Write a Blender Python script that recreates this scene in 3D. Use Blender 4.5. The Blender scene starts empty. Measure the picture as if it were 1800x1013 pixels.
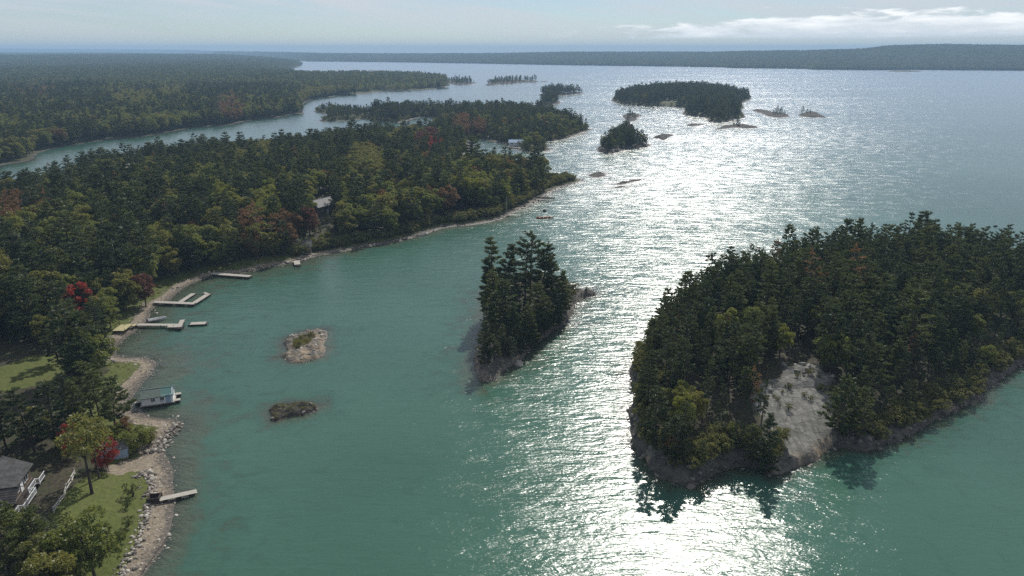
import bpy, math, random
import numpy as np
from mathutils import Vector

R = math.radians
rng = np.random.default_rng(7)
random.seed(7)
scene = bpy.context.scene
COL = scene.collection

# ------------------------------------------------------------------ camera
CAM_H, FPX, HORIZON = 70.0, 1285.0, 88.0
PITCH = math.atan((506.5 - HORIZON) / FPX)
cam_d = bpy.data.cameras.new('camera')
cam_d.sensor_width = 36.0
cam_d.lens = 36.0 * FPX / 1800.0
cam_d.clip_start = 0.5
cam_d.clip_end = 60000.0
cam = bpy.data.objects.new('camera', cam_d)
cam.location = (0, 0, CAM_H)
cam.rotation_euler = (math.pi / 2 - PITCH, 0, 0)
COL.objects.link(cam)
scene.camera = cam

# ------------------------------------------------------------------ sun, sky, exposure
SUN_AZ, SUN_EL = R(15.5), R(42.5)            # azimuth measured from +Y (view axis) towards +X
SUN_STRENGTH, SKY_STRENGTH = 3.6, 0.064
EXPOSURE = 0.38
sun_d = bpy.data.lights.new('sun', 'SUN')
sun_d.energy = SUN_STRENGTH
sun_d.angle = R(0.53)
sun_d.color = (1.0, 0.95, 0.87)
sun = bpy.data.objects.new('sun', sun_d)
to_sun = Vector((math.sin(SUN_AZ) * math.cos(SUN_EL), math.cos(SUN_AZ) * math.cos(SUN_EL), math.sin(SUN_EL)))
sun.rotation_euler = (-to_sun).to_track_quat('-Z', 'Y').to_euler()
sun.location = (100, 300, 400)
COL.objects.link(sun)

world = bpy.data.worlds.new('World')
scene.world = world
world.use_nodes = True


class NT:
    """small helper to write node trees"""
    def __init__(self, tree):
        self.t = tree
        tree.nodes.clear()

    def n(self, typ, ins=None, **props):
        nd = self.t.nodes.new(typ)
        for k, v in props.items():
            setattr(nd, k, v)
        if ins:
            for k, v in ins.items():
                s = nd.inputs[k]
                if isinstance(v, bpy.types.NodeSocket):
                    self.t.links.new(v, s)
                else:
                    s.default_value = v
        return nd

    def math(self, op, a, b=None, clamp=False):
        ins = {0: a}
        if b is not None:
            ins[1] = b
        return self.n('ShaderNodeMath', ins, operation=op, use_clamp=clamp).outputs[0]

    def mr(self, v, a, b, c=0.0, d=1.0, smooth=True):
        return self.n('ShaderNodeMapRange', {0: v, 1: a, 2: b, 3: c, 4: d},
                      interpolation_type='SMOOTHSTEP' if smooth else 'LINEAR').outputs[0]

    def mix(self, f, a, b, blend='MIX'):
        nd = self.t.nodes.new('ShaderNodeMix')
        nd.data_type = 'RGBA'
        nd.blend_type = blend
        for i, v in ((0, f), (6, a), (7, b)):
            if isinstance(v, bpy.types.NodeSocket):
                self.t.links.new(v, nd.inputs[i])
            else:
                nd.inputs[i].default_value = v if i == 0 else (tuple(v) + (1,))[:4]
        return nd.outputs[2]

    def noise(self, vec, scale, detail=3, rough=0.5, dist=0.0, out=0):
        ins = {'Scale': scale, 'Detail': detail, 'Roughness': rough, 'Distortion': dist}
        if vec is not None:
            ins['Vector'] = vec
        return self.n('ShaderNodeTexNoise', ins).outputs[out]

    def mapping(self, vec, scale=(1, 1, 1), rot=(0, 0, 0), loc=(0, 0, 0)):
        return self.n('ShaderNodeMapping', {0: vec, 1: loc, 2: rot, 3: scale}).outputs[0]

    def attr(self, name, out=2):
        return self.n('ShaderNodeAttribute', attribute_name=name).outputs[out]

    def link(self, a, b):
        self.t.links.new(a, b)


def build_world():
    T = NT(world.node_tree)
    sky = T.n('ShaderNodeTexSky', sky_type='NISHITA', sun_disc=False, sun_elevation=SUN_EL,
              sun_rotation=SUN_AZ, altitude=200.0, air_density=1.0, dust_density=0.0, ozone_density=6.0)
    gen = T.n('ShaderNodeTexCoord').outputs['Generated']
    sep = T.n('ShaderNodeSeparateXYZ', {0: gen})
    x, y, z = sep.outputs
    az = T.math('ARCTAN2', x, y)                       # radians, 0 = straight ahead
    el = T.math('ARCSINE', z)
    # thin high veil, thicker higher up
    v1 = T.n('ShaderNodeCombineXYZ', {0: T.math('MULTIPLY', az, 2.0), 1: T.math('ADD', T.math('MULTIPLY', el, 26.0), T.math('MULTIPLY', az, 2.6)), 2: 0.3}).outputs[0]
    nv = T.noise(v1, 1.6, 5, 0.55, 0.4)
    veil = T.math('MULTIPLY', T.mr(nv, 0.36, 0.62, 0.28, 1.0), T.mr(el, -0.01, 0.075, 0.35, 1.0))
    # low bank of broken cumulus
    v2 = T.n('ShaderNodeCombineXYZ', {0: T.math('MULTIPLY', az, 6.5), 1: T.math('MULTIPLY', el, 38.0), 2: 1.7}).outputs[0]
    nb = T.noise(v2, 2.3, 8, 0.58, 0.25)
    v3 = T.n('ShaderNodeCombineXYZ', {0: T.math('MULTIPLY', az, 3.0), 1: T.math('MULTIPLY', el, 10.0), 2: 5.2}).outputs[0]
    nlow = T.noise(v3, 1.4, 3, 0.5)
    # the bank thickens towards the west (to the right) and then goes on around
    west = T.mr(az, 0.02, 0.42)
    top = T.math('ADD', 0.021, T.math('MULTIPLY', west, 0.024))
    top = T.math('ADD', top, T.math('MULTIPLY', T.math('SUBTRACT', nb, 0.5), 0.055))
    bot = T.math('ADD', 0.012, T.math('MULTIPLY', T.math('SUBTRACT', nlow, 0.5), 0.006))
    up = T.math('SUBTRACT', top, el)
    dn = T.math('SUBTRACT', el, bot)
    band = T.math('MULTIPLY', T.mr(up, 0.0, 0.010), T.mr(dn, 0.0, 0.005))
    cov = T.mr(T.math('ADD', nb, T.math('MULTIPLY', west, 0.26)), 0.50, 0.62)
    cum = T.math('MULTIPLY', T.math('MULTIPLY', band, cov), T.mr(az, 0.03, 0.16))
    shade = T.mr(T.math('ADD', nb, T.math('MULTIPLY', dn, 9.0)), 0.45, 0.95)
    ccol = T.mix(shade, (10.0, 10.6, 11.0), (15.5, 15.5, 15.2))
    c = T.mix(T.math('MULTIPLY', veil, 0.88), sky.outputs[0], (8.3, 8.5, 9.0))
    c = T.mix(T.math('MULTIPLY', cum, 0.92), c, ccol)
    bg = T.n('ShaderNodeBackground', {0: c, 1: SKY_STRENGTH})
    out = T.n('ShaderNodeOutputWorld', {0: bg.outputs[0]})


build_world()
vs = scene.view_settings
vs.view_transform = 'Standard'
vs.look = 'None'
vs.exposure = EXPOSURE
vs.gamma = 1.0
vs.use_curve_mapping = False
scene.render.engine = 'CYCLES'
cy = scene.cycles
cy.max_bounces = 6
cy.diffuse_bounces = 2
cy.glossy_bounces = 2
cy.transmission_bounces = 3
cy.transparent_max_bounces = 8
cy.volume_bounces = 0
cy.caustics_reflective = False
cy.caustics_refractive = False
cy.use_denoising = False
cy.denoising_prefilter = 'ACCURATE'
cy.denoising_input_passes = 'RGB_ALBEDO_NORMAL'
cy.sample_clamp_indirect = 2.0
cy.sample_clamp_direct = 6.0

# ------------------------------------------------------------------ photo <-> ground
SP, CP = math.sin(PITCH), math.cos(PITCH)


def W(u, v, z=0.0):
    """point of the horizontal plane z that is seen at photo pixel (u, v)"""
    x, d = (u - 900.0) / FPX, (v - 506.5) / FPX
    t = (CAM_H - z) / (SP + d * CP)
    return np.array((x * t, (CP - d * SP) * t, z))


def project(p):
    p = np.atleast_2d(np.asarray(p, float))
    x, y, z = p[:, 0], p[:, 1], p[:, 2] - CAM_H
    depth = y * CP - z * SP
    up = y * SP + z * CP
    depth = np.where(depth < 0.1, 0.1, depth)
    return 900 + FPX * x / depth, 506.5 - FPX * up / depth, depth


# ------------------------------------------------------------------ numpy noise
def _hash(ix, iy, s):
    h = (ix.astype(np.int64) * 374761393 + iy.astype(np.int64) * 668265263 + s * 982451653) & 0xffffffff
    h = ((h ^ (h >> 13)) * 1274126177) & 0xffffffff
    return ((h ^ (h >> 16)) & 0xffff) / 65535.0


def vnoise(x, y, s=0):
    ix, iy = np.floor(x), np.floor(y)
    fx, fy = x - ix, y - iy
    fx, fy = fx * fx * (3 - 2 * fx), fy * fy * (3 - 2 * fy)
    a, b = _hash(ix, iy, s), _hash(ix + 1, iy, s)
    c, d = _hash(ix, iy + 1, s), _hash(ix + 1, iy + 1, s)
    return (a * (1 - fx) + b * fx) * (1 - fy) + (c * (1 - fx) + d * fx) * fy


def fbm(x, y, s=0, oct=4):
    t, a, n = 0.0, 0.5, 0.0
    for k in range(oct):
        t = t + a * vnoise(x * 2 ** k + 17.3 * k, y * 2 ** k - 9.1 * k, s + k)
        n += a
        a *= 0.5
    return t / n - 0.5


# ------------------------------------------------------------------ polygons
def in_poly(px, py, poly):
    px, py = np.asarray(px), np.asarray(py)
    inside = np.zeros(px.shape, bool)
    n = len(poly)
    for i in range(n):
        x0, y0 = poly[i]
        x1, y1 = poly[(i + 1) % n]
        c = (y0 > py) != (y1 > py)
        with np.errstate(divide='ignore', invalid='ignore'):
            xi = (x1 - x0) * (py - y0) / (y1 - y0) + x0
        inside ^= c & (px < xi)
    return inside


def sdf(px, py, poly):
    """signed distance, positive inside"""
    d2 = np.full(px.shape, 1e18)
    n = len(poly)
    for i in range(n):
        x0, y0 = poly[i]
        x1, y1 = poly[(i + 1) % n]
        ex, ey = x1 - x0, y1 - y0
        L = ex * ex + ey * ey + 1e-9
        t = np.clip(((px - x0) * ex + (py - y0) * ey) / L, 0, 1)
        dx, dy = px - x0 - t * ex, py - y0 - t * ey
        d2 = np.minimum(d2, dx * dx + dy * dy)
    return np.where(in_poly(px, py, poly), 1, -1) * np.sqrt(d2)


def smooth_closed(pts, k=3):
    p = np.asarray(pts, float)
    n = len(p)
    out = []
    for i in range(n):
        p0, p1, p2, p3 = p[i - 1], p[i], p[(i + 1) % n], p[(i + 2) % n]
        for j in range(k):
            t = j / k
            out.append(0.5 * ((2 * p1) + (-p0 + p2) * t + (2 * p0 - 5 * p1 + 4 * p2 - p3) * t * t + (-p0 + 3 * p1 - 3 * p2 + p3) * t ** 3))
    return np.array(out)


def ground_poly(px_pts, k=3):
    return smooth_closed([W(u, v)[:2] for u, v in px_pts], k)


# ------------------------------------------------------------------ mesh helpers
def fast_mesh(name, verts, faces, mats=(), midx=None, smooth=False):
    """faces: int array (n,3) or (n,4) or a list of such arrays"""
    if not isinstance(faces, list):
        faces = [faces]
    faces = [np.asarray(f, np.int32) for f in faces if len(f)]
    me = bpy.data.meshes.new(name)
    verts = np.asarray(verts, np.float32)
    me.vertices.add(len(verts))
    me.vertices.foreach_set('co', verts.ravel())
    nl = sum(f.size for f in faces)
    npoly = sum(len(f) for f in faces)
    me.loops.add(nl)
    me.loops.foreach_set('vertex_index', np.concatenate([f.ravel() for f in faces]))
    me.polygons.add(npoly)
    sizes = np.concatenate([np.full(len(f), f.shape[1], np.int32) for f in faces])
    me.polygons.foreach_set('loop_start', np.concatenate([[0], np.cumsum(sizes)[:-1]]).astype(np.int32))
    if midx is not None:
        me.polygons.foreach_set('material_index', np.asarray(midx, np.int32))
    me.polygons.foreach_set('use_smooth', np.full(npoly, smooth, bool))
    for m in mats:
        me.materials.append(m)
    me.update(calc_edges=True)
    me.validate()
    return me


def add_attr(me, name, vals):
    a = me.attributes.new(name, 'FLOAT', 'POINT')
    a.data.foreach_set('value', np.asarray(vals, np.float32))


def link(name, data, parent=None, loc=None):
    o = bpy.data.objects.new(name, data)
    COL.objects.link(o)
    if parent is not None:
        o.parent = parent
    if loc is not None:
        o.location = loc
    return o


def tag(o, label=None, cat=None, group=None, kind=None):
    if label:
        o['label'] = label
    if cat:
        o['category'] = cat
    if group:
        o['group'] = group
    if kind:
        o['kind'] = kind
    return o


def empty(name, loc, rz=0.0):
    o = bpy.data.objects.new(name, None)
    o.empty_display_size = 0.5
    o.location = loc
    o.rotation_euler = (0, 0, rz)
    COL.objects.link(o)
    return o


class MB:
    """collects simple solids, links them as ONE mesh object"""
    def __init__(self):
        self.v, self.q, self.t = [], [], []

    def _add(self, vs, quads=(), tris=()):
        b = len(self.v)
        self.v += [tuple(p) for p in vs]
        self.q += [[b + i for i in f] for f in quads]
        self.t += [[b + i for i in f] for f in tris]
        return self

    def box(self, c, s, rz=0.0, rx=0.0):
        cx, cy_, cz = c
        hx, hy, hz = s[0] / 2, s[1] / 2, s[2] / 2
        ca, sa, cb, sb = math.cos(rz), math.sin(rz), math.cos(rx), math.sin(rx)
        vs = []
        for dx, dy, dz in ((-1, -1, -1), (1, -1, -1), (1, 1, -1), (-1, 1, -1), (-1, -1, 1), (1, -1, 1), (1, 1, 1), (-1, 1, 1)):
            x, y, z = dx * hx, dy * hy, dz * hz
            y, z = y * cb - z * sb, y * sb + z * cb
            vs.append((cx + x * ca - y * sa, cy_ + x * sa + y * ca, cz + z))
        return self._add(vs, [(0, 3, 2, 1), (4, 5, 6, 7), (0, 1, 5, 4), (1, 2, 6, 5), (2, 3, 7, 6), (3, 0, 4, 7)])

    def bar(self, a, b, w, h=None):
        a, b = Vector(a), Vector(b)
        h = h or w
        d = (b - a)
        if d.length < 1e-6:
            return self
        d.normalize()
        up = Vector((0, 0, 1)) if abs(d.z) < 0.95 else Vector((1, 0, 0))
        s = d.cross(up).normalized() * (w / 2)
        u = s.cross(d).normalized() * (h / 2)
        vs = [a - s - u, a + s - u, a + s + u, a - s + u, b - s - u, b + s - u, b + s + u, b - s + u]
        return self._add(vs, [(0, 1, 2, 3), (7, 6, 5, 4), (4, 5, 1, 0), (5, 6, 2, 1), (6, 7, 3, 2), (7, 4, 0, 3)])

    def tube(self, pts, rad, n=8, cap=True):
        pts = [Vector(p) for p in pts]
        if not hasattr(rad, '__len__'):
            rad = [rad] * len(pts)
        vs, quads, tris = [], [], []
        for i, p in enumerate(pts):
            d = (pts[min(i + 1, len(pts) - 1)] - pts[max(i - 1, 0)]).normalized()
            up = Vector((0, 0, 1)) if abs(d.z) < 0.9 else Vector((1, 0, 0))
            s = d.cross(up).normalized()
            u = s.cross(d)
            for k in range(n):
                a = 2 * math.pi * k / n
                vs.append(p + (s * math.cos(a) + u * math.sin(a)) * rad[i])
        for i in range(len(pts) - 1):
            for k in range(n):
                quads.append((i * n + k, i * n + (k + 1) % n, (i + 1) * n + (k + 1) % n, (i + 1) * n + k))
        if cap:
            b = (len(pts) - 1) * n
            for k in range(1, n - 1):
                tris.append((0, k + 1, k))
                tris.append((b, b + k, b + k + 1))
        return self._add(vs, quads, tris)

    def poly_slab(self, pts, z0, z1):
        n = len(pts)
        vs = [(p[0], p[1], z0) for p in pts] + [(p[0], p[1], z1) for p in pts]
        quads = [(i, (i + 1) % n, n + (i + 1) % n, n + i) for i in range(n)]
        tris = []
        for i in range(1, n - 1):
            tris.append((n, n + i, n + i + 1))
            tris.append((0, i + 1, i))
        return self._add(vs, quads, tris)

    def build(self, name, mat, parent=None, loc=None, smooth=False):
        fs = []
        if self.q:
            fs.append(np.array(self.q))
        if self.t:
            fs.append(np.array(self.t))
        me = fast_mesh(name, np.array(self.v), fs, [mat], smooth=smooth)
        return link(name, me, parent, loc)


# ------------------------------------------------------------------ materials
MATS = {}


def new_mat(name):
    m = bpy.data.materials.new(name)
    m.use_nodes = True
    MATS[name] = m
    return m, NT(m.node_tree)


def finish(T, shader, vol=None):
    o = T.n('ShaderNodeOutputMaterial')
    if shader is not None:
        T.link(shader, o.inputs[0])
    if vol is not None:
        T.link(vol, o.inputs[1])


def mat_simple(name, col, rough=0.7, var=0.25, scale=3.0, bump=0.0, stretch=(1, 1, 1), spec=0.3):
    m, T = new_mat(name)
    co = T.mapping(T.n('ShaderNodeTexCoord').outputs['Object'], stretch)
    nz = T.noise(co, scale, 5, 0.65)
    dark = tuple(c * (1 - var) for c in col)
    lite = tuple(min(1, c * (1 + var)) for c in col)
    c = T.mix(T.mr(nz, 0.3, 0.7), dark, lite)
    ins = {'Base Color': c, 'Roughness': rough, 'Specular IOR Level': spec}
    p = T.n('ShaderNodeBsdfPrincipled', ins)
    if bump:
        b = T.n('ShaderNodeBump', {'Strength': bump, 'Distance': 0.05, 'Height': nz})
        T.link(b.outputs[0], p.inputs['Normal'])
    finish(T, p.outputs[0])
    return m


def mat_leaf(name, col, col2, trans=0.35, hue_var=0.35):
    m, T = new_mat(name)
    info = T.n('ShaderNodeObjectInfo')
    rnd = info.outputs['Random']
    co = T.n('ShaderNodeTexCoord').outputs['Object']
    nz = T.noise(co, 0.55, 3, 0.6)
    f = T.math('ADD', T.math('MULTIPLY', rnd, 0.65), T.math('MULTIPLY', T.mr(nz, 0.3, 0.7), 0.35))
    c = T.mix(f, col, col2)
    # fine leaf to leaf variation
    fine = T.noise(co, 4.0, 2, 0.6)
    c = T.mix(T.mr(fine, 0.35, 0.65, 0.0, 0.45), c, tuple(x * 0.55 for x in col))
    d = T.n('ShaderNodeBsdfDiffuse', {0: c})
    tr = T.n('ShaderNodeBsdfTranslucent', {0: T.mix(0.5, c, tuple(min(1, x * 1.6) for x in col2))})
    s1 = T.n('ShaderNodeMixShader', {0: trans, 1: d.outputs[0], 2: tr.outputs[0]})
    g = T.n('ShaderNodeBsdfGlossy', {0: (0.6, 0.62, 0.65, 1), 'Roughness': 0.5})
    s2 = T.n('ShaderNodeMixShader', {0: 0.035, 1: s1.outputs[0], 2: g.outputs[0]})
    finish(T, s2.outputs[0])
    return m


LEAF = {
    'pine': mat_leaf('pine_needles', (0.040, 0.064, 0.019), (0.122, 0.140, 0.036), 0.34),
    'pine_dark': mat_leaf('pine_needles_dark', (0.027, 0.046, 0.018), (0.080, 0.100, 0.030), 0.32),
    'green': mat_leaf('leaf_green', (0.080, 0.116, 0.026), (0.215, 0.230, 0.048), 0.42),
    'olive': mat_leaf('leaf_olive', (0.100, 0.118, 0.026), (0.235, 0.220, 0.048), 0.40),
    'lime': mat_leaf('leaf_lime', (0.120, 0.155, 0.024), (0.245, 0.250, 0.042), 0.40),
    'rust': mat_leaf('leaf_rust', (0.120, 0.082, 0.034), (0.240, 0.130, 0.050), 0.36),
    'red': mat_leaf('leaf_red', (0.170, 0.030, 0.020), (0.400, 0.055, 0.034), 0.40),
    'maroon': mat_leaf('leaf_maroon', (0.095, 0.046, 0.030), (0.170, 0.075, 0.045), 0.33),
    'shrub': mat_leaf('leaf_shrub', (0.088, 0.108, 0.028), (0.193, 0.184, 0.052), 0.36),
}
M_BARK = mat_simple('bark', (0.060, 0.048, 0.040), 0.9, 0.4, 2.0)
M_BARK_PALE = mat_simple('bark_pale', (0.16, 0.14, 0.12), 0.9, 0.4, 2.0)


def mat_terrain():
    m, T = new_mat('terrain')
    geo = T.n('ShaderNodeNewGeometry')
    pos = geo.outputs['Position']
    z = T.n('ShaderNodeSeparateXYZ', {0: pos}).outputs[2]
    grass, sand, rock, pale = T.attr('m_grass'), T.attr('m_sand'), T.attr('m_rock'), T.attr('m_pale')
    n1 = T.noise(pos, 0.25, 5, 0.6)
    n2 = T.noise(pos, 1.6, 6, 0.65)
    n3 = T.noise(pos, 7.0, 5, 0.7)
    # forest floor
    c = T.mix(T.mr(n2, 0.35, 0.65), (0.022, 0.020, 0.014), (0.060, 0.052, 0.030))
    c = T.mix(T.mr(n1, 0.45, 0.62), c, (0.035, 0.042, 0.016))
    # grass
    g = T.mix(T.mr(n2, 0.3, 0.7), (0.055, 0.072, 0.016), (0.105, 0.118, 0.026))
    g = T.mix(T.mr(n1, 0.48, 0.75, 0.0, 0.6), g, (0.105, 0.108, 0.034))
    g = T.mix(T.mr(n3, 0.4, 0.7, 0, 0.4), g, (0.040, 0.052, 0.014))
    c = T.mix(T.mr(T.math('ADD', grass, T.math('MULTIPLY', T.math('SUBTRACT', n2, 0.5), 0.5)), 0.4, 0.6), c, g)
    # shingle and sand
    vor = T.n('ShaderNodeTexVoronoi', {'Vector': pos, 'Scale': 3.2}, feature='F1')
    s = T.mix(T.mr(n2, 0.3, 0.7), (0.165, 0.135, 0.095), (0.290, 0.245, 0.185))
    s = T.mix(T.mr(vor.outputs['Color'], 0.2, 0.8, 0.0, 0.5), s, (0.12, 0.10, 0.08))
    c = T.mix(T.mr(T.math('ADD', sand, T.math('MULTIPLY', T.math('SUBTRACT', n2, 0.5), 0.7)), 0.4, 0.6), c, s)
    # granite
    rv = T.mapping(pos, (0.5, 0.9, 0.8), (0, 0, 0.6))
    r1 = T.noise(rv, 0.8, 7, 0.68, 0.5)
    r = T.mix(T.mr(r1, 0.36, 0.62), (0.115, 0.113, 0.103), (0.240, 0.238, 0.215))
    n4 = T.noise(pos, 14.0, 4, 0.75)
    r = T.mix(T.mr(n3, 0.48, 0.62, 0, 0.6), r, (0.070, 0.068, 0.060))
    r = T.mix(T.mr(n4, 0.52, 0.66, 0, 0.5), r, (0.32, 0.31, 0.285))
    crack = T.n('ShaderNodeTexVoronoi', {'Vector': T.mapping(pos, (0.16, 0.42, 0.3), (0, 0, 0.55)), 'Scale': 1.0}, feature='DISTANCE_TO_EDGE')
    ck = T.mr(T.math('ADD', crack.outputs['Distance'], T.math('MULTIPLY', T.math('SUBTRACT', n2, 0.5), 0.14)), -0.01, 0.028)
    r = T.mix(T.math('ADD', 0.45, T.math('MULTIPLY', ck, 0.55)), (0.070, 0.066, 0.058), r)
    # lichen, weathering and painted-in shade darken the rock that is not scoured bare
    streak = T.noise(T.mapping(pos, (0.9, 0.10, 0.25), (0, 0, 0.25)), 1.6, 5, 0.7, 0.4)
    r = T.mix(T.mr(streak, 0.42, 0.66, 0.0, 0.7), r, (0.085, 0.084, 0.074))
    r = T.mix(pale, T.mix(T.mr(r1, 0.3, 0.7), (0.045, 0.043, 0.038), (0.150, 0.138, 0.118)), r)
    r = T.mix(T.mr(pale, 0.0, -1.0), r, T.mix(T.mr(r1, 0.3, 0.7), (0.022, 0.021, 0.018), (0.070, 0.062, 0.050)))  # darkest rock tone; on backlit islets and shaded shores it holds painted shade
    ochre = T.math('MULTIPLY', T.math('MULTIPLY', T.mr(z, 2.2, 0.6), T.mr(r1, 0.38, 0.55)), pale)
    r = T.mix(T.math('MULTIPLY', ochre, 0.75), r, (0.30, 0.215, 0.125))
    rk = T.mr(T.math('ADD', rock, T.math('MULTIPLY', T.math('SUBTRACT', r1, 0.5), 0.7)), 0.40, 0.56)
    c = T.mix(rk, c, r)
    # wet and algae-stained at and under the waterline
    wet = T.mr(T.math('ADD', z, T.math('MULTIPLY', T.math('SUBTRACT', n2, 0.5), 0.30)), 0.24, 0.04)
    c = T.mix(wet, c, T.mix(T.mr(n2, 0.3, 0.7), (0.040, 0.034, 0.027), (0.100, 0.082, 0.060)))
    c = T.mix(T.mr(z, -0.05, -0.35), c, T.mix(T.mr(n2, 0.3, 0.7), (0.085, 0.072, 0.048), (0.200, 0.165, 0.112)))
    h = T.math('ADD', T.math('MULTIPLY', n2, 0.5), T.math('MULTIPLY', n3, 0.25))
    h = T.math('ADD', h, T.math('MULTIPLY', T.math('MULTIPLY', ck, rk), 0.5))
    b = T.n('ShaderNodeBump', {'Strength': 0.7, 'Distance': 0.35, 'Height': h})
    p = T.n('ShaderNodeBsdfPrincipled', {'Base Color': c, 'Roughness': T.mr(wet, 0, 1, 0.9, 0.5), 'Specular IOR Level': 0.25, 'Normal': b.outputs[0]})
    finish(T, p.outputs[0])
    return m


M_TERRAIN = mat_terrain()


def mat_stone(name, a, b):
    m, T = new_mat(name)
    co = T.n('ShaderNodeTexCoord').outputs['Object']
    info = T.n('ShaderNodeObjectInfo').outputs['Random']
    isl = T.n('ShaderNodeNewGeometry').outputs['Random Per Island']
    n = T.noise(co, 2.2, 6, 0.7)
    f = T.math('ADD', T.math('MULTIPLY', n, 0.5), T.math('MULTIPLY', T.math('FRACT', T.math('ADD', info, isl)), 0.5))
    c = T.mix(T.mr(f, 0.25, 0.75), a, b)
    bp = T.n('ShaderNodeBump', {'Strength': 0.6, 'Distance': 0.1, 'Height': n})
    p = T.n('ShaderNodeBsdfPrincipled', {'Base Color': c, 'Roughness': 0.85, 'Specular IOR Level': 0.25, 'Normal': bp.outputs[0]})
    finish(T, p.outputs[0])
    return m


M_STONE = mat_stone('stone', (0.13, 0.115, 0.10), (0.46, 0.42, 0.36))
M_STONE_DARK = mat_stone('stone_dark', (0.05, 0.046, 0.042), (0.20, 0.18, 0.155))


def mat_water():
    m, T = new_mat('water')
    pos = T.n('ShaderNodeNewGeometry').outputs['Position']
    depth, calm = T.attr('depth'), T.attr('calm')
    shoal = T.noise(pos, 0.22, 6, 0.65, 0.6)                 # uneven bottom: shoals, sunken rocks, weed
    depth = T.math('MULTIPLY', depth, T.mr(shoal, 0.32, 0.68, 0.42, 1.8))
    # wind chop: two crossing trains of ripples plus longer undulation
    w1 = T.noise(T.mapping(pos, (0.42, 1.25, 1), (0, 0, 0.22)), 1.0, 3, 0.55, 0.6)
    w2 = T.noise(T.mapping(pos, (0.12, 0.42, 1), (0, 0, -0.16)), 1.0, 3, 0.55, 0.8)
    w3 = T.noise(T.mapping(pos, (1.6, 2.6, 1), (0, 0, 0.7)), 1.0, 2, 0.5)
    gust = T.noise(T.mapping(pos, (0.0045, 0.011, 1), (0, 0, 0.5)), 1.0, 4, 0.6, 0.8)
    rough_sea = T.math('MULTIPLY', T.mr(gust, 0.3, 0.7, 0.96, 1.04), T.math('SUBTRACT', 1.0, T.math('MULTIPLY', calm, 0.30)))
    paws = T.noise(T.mapping(pos, (0.10, 0.17, 1), (0, 0, 0.2)), 1.0, 8, 0.70, 0.3)
    rough_sea = T.math('MULTIPLY', rough_sea, T.mr(paws, 0.3, 0.7, 0.84, 1.14))
    h = T.math('ADD', T.math('MULTIPLY', w1, 0.50), T.math('MULTIPLY', w2, 1.05))
    h = T.math('ADD', h, T.math('MULTIPLY', w3, 0.16))
    bump = T.n('ShaderNodeBump', {'Strength': T.math('MULTIPLY', rough_sea, 0.70), 'Distance': 0.42, 'Height': h})
    nrm = bump.outputs[0]
    soft = T.n('ShaderNodeBump', {'Strength': T.math('MULTIPLY', rough_sea, 0.25), 'Distance': 0.42, 'Height': h}).outputs[0]
    big = T.noise(pos, 0.010, 3, 0.5)
    body = T.mix(T.mr(big, 0.35, 0.65), (0.036, 0.092, 0.064), (0.047, 0.114, 0.082))
    body = T.mix(T.mr(depth, 0.0, 1.4), (0.085, 0.118, 0.080), body)
    dif = T.n('ShaderNodeBsdfDiffuse', {0: body, 'Normal': soft})
    tra = T.n('ShaderNodeBsdfTransparent', {0: (0.80, 0.88, 0.80, 1)})
    clear = T.math('POWER', 2.718, T.math('MULTIPLY', depth, -1.15))
    under = T.n('ShaderNodeMixShader', {0: T.math('MULTIPLY', clear, 0.85), 1: dif.outputs[0], 2: tra.outputs[0]})
    gl = T.n('ShaderNodeBsdfGlossy', {0: (1, 1, 1, 1), 'Roughness': T.math('MULTIPLY', rough_sea, 0.34), 'Normal': nrm}, distribution='BECKMANN')
    fr = T.n('ShaderNodeFresnel', {'IOR': 1.33, 'Normal': soft})
    sh = T.n('ShaderNodeMixShader', {0: fr.outputs[0], 1: under.outputs[0], 2: gl.outputs[0]})
    finish(T, sh.outputs[0])
    return m


M_WATER = mat_water()
M_DECK = mat_simple('weathered_deck', (0.36, 0.34, 0.30), 0.85, 0.25, 1.5, 0.3, (0.6, 6, 1))
M_DECK_NEW = mat_simple('fresh_timber', (0.40, 0.36, 0.20), 0.8, 0.2, 1.5, 0.3, (0.6, 6, 1))
M_TIMBER_DARK = mat_simple('dark_timber', (0.045, 0.038, 0.032), 0.9, 0.35, 2.0, 0.3)
M_WHITE = mat_simple('white_paint', (0.72, 0.73, 0.74), 0.55, 0.08, 2.0)
M_BLUEWALL = mat_simple('blue_grey_paint', (0.30, 0.40, 0.52), 0.6, 0.12, 2.0)
M_GREENROOF = mat_simple('green_metal_roof', (0.105, 0.135, 0.118), 0.6, 0.15, 1.5)
M_TEALROOF = mat_simple('teal_canopy', (0.080, 0.165, 0.150), 0.5, 0.12, 1.5)
M_SHINGLE = mat_simple('grey_shingle', (0.125, 0.122, 0.118), 0.9, 0.3, 1.2, 0.4)
M_SHINGLE_D = mat_simple('dark_shingle', (0.050, 0.050, 0.050), 0.9, 0.35, 1.2, 0.4)
M_BROWNWALL = mat_simple('brown_siding', (0.11, 0.085, 0.06), 0.8, 0.2, 2.0, 0.2, (1, 1, 6))
M_GLASS = mat_simple('dark_glass', (0.02, 0.025, 0.03), 0.08, 0.1, 1.0, 0, spec=0.6)
M_HULL = mat_simple('white_hull', (0.68, 0.68, 0.66), 0.35, 0.05, 2.0)
M_HULL_IN = mat_simple('grey_hull_inside', (0.28, 0.28, 0.27), 0.6, 0.2, 2.0)
M_RED_BOAT = mat_simple('orange_canoe', (0.42, 0.16, 0.07), 0.5, 0.2, 2.0)
M_BLACK = mat_simple('black_rubber', (0.02, 0.02, 0.022), 0.6, 0.2, 2.0)
M_METAL = mat_simple('galvanised_metal', (0.45, 0.46, 0.47), 0.45, 0.1, 2.0)
M_DRIFT = mat_simple('driftwood', (0.42, 0.40, 0.36), 0.9, 0.3, 2.0, 0.4, (1, 1, 4))
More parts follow.
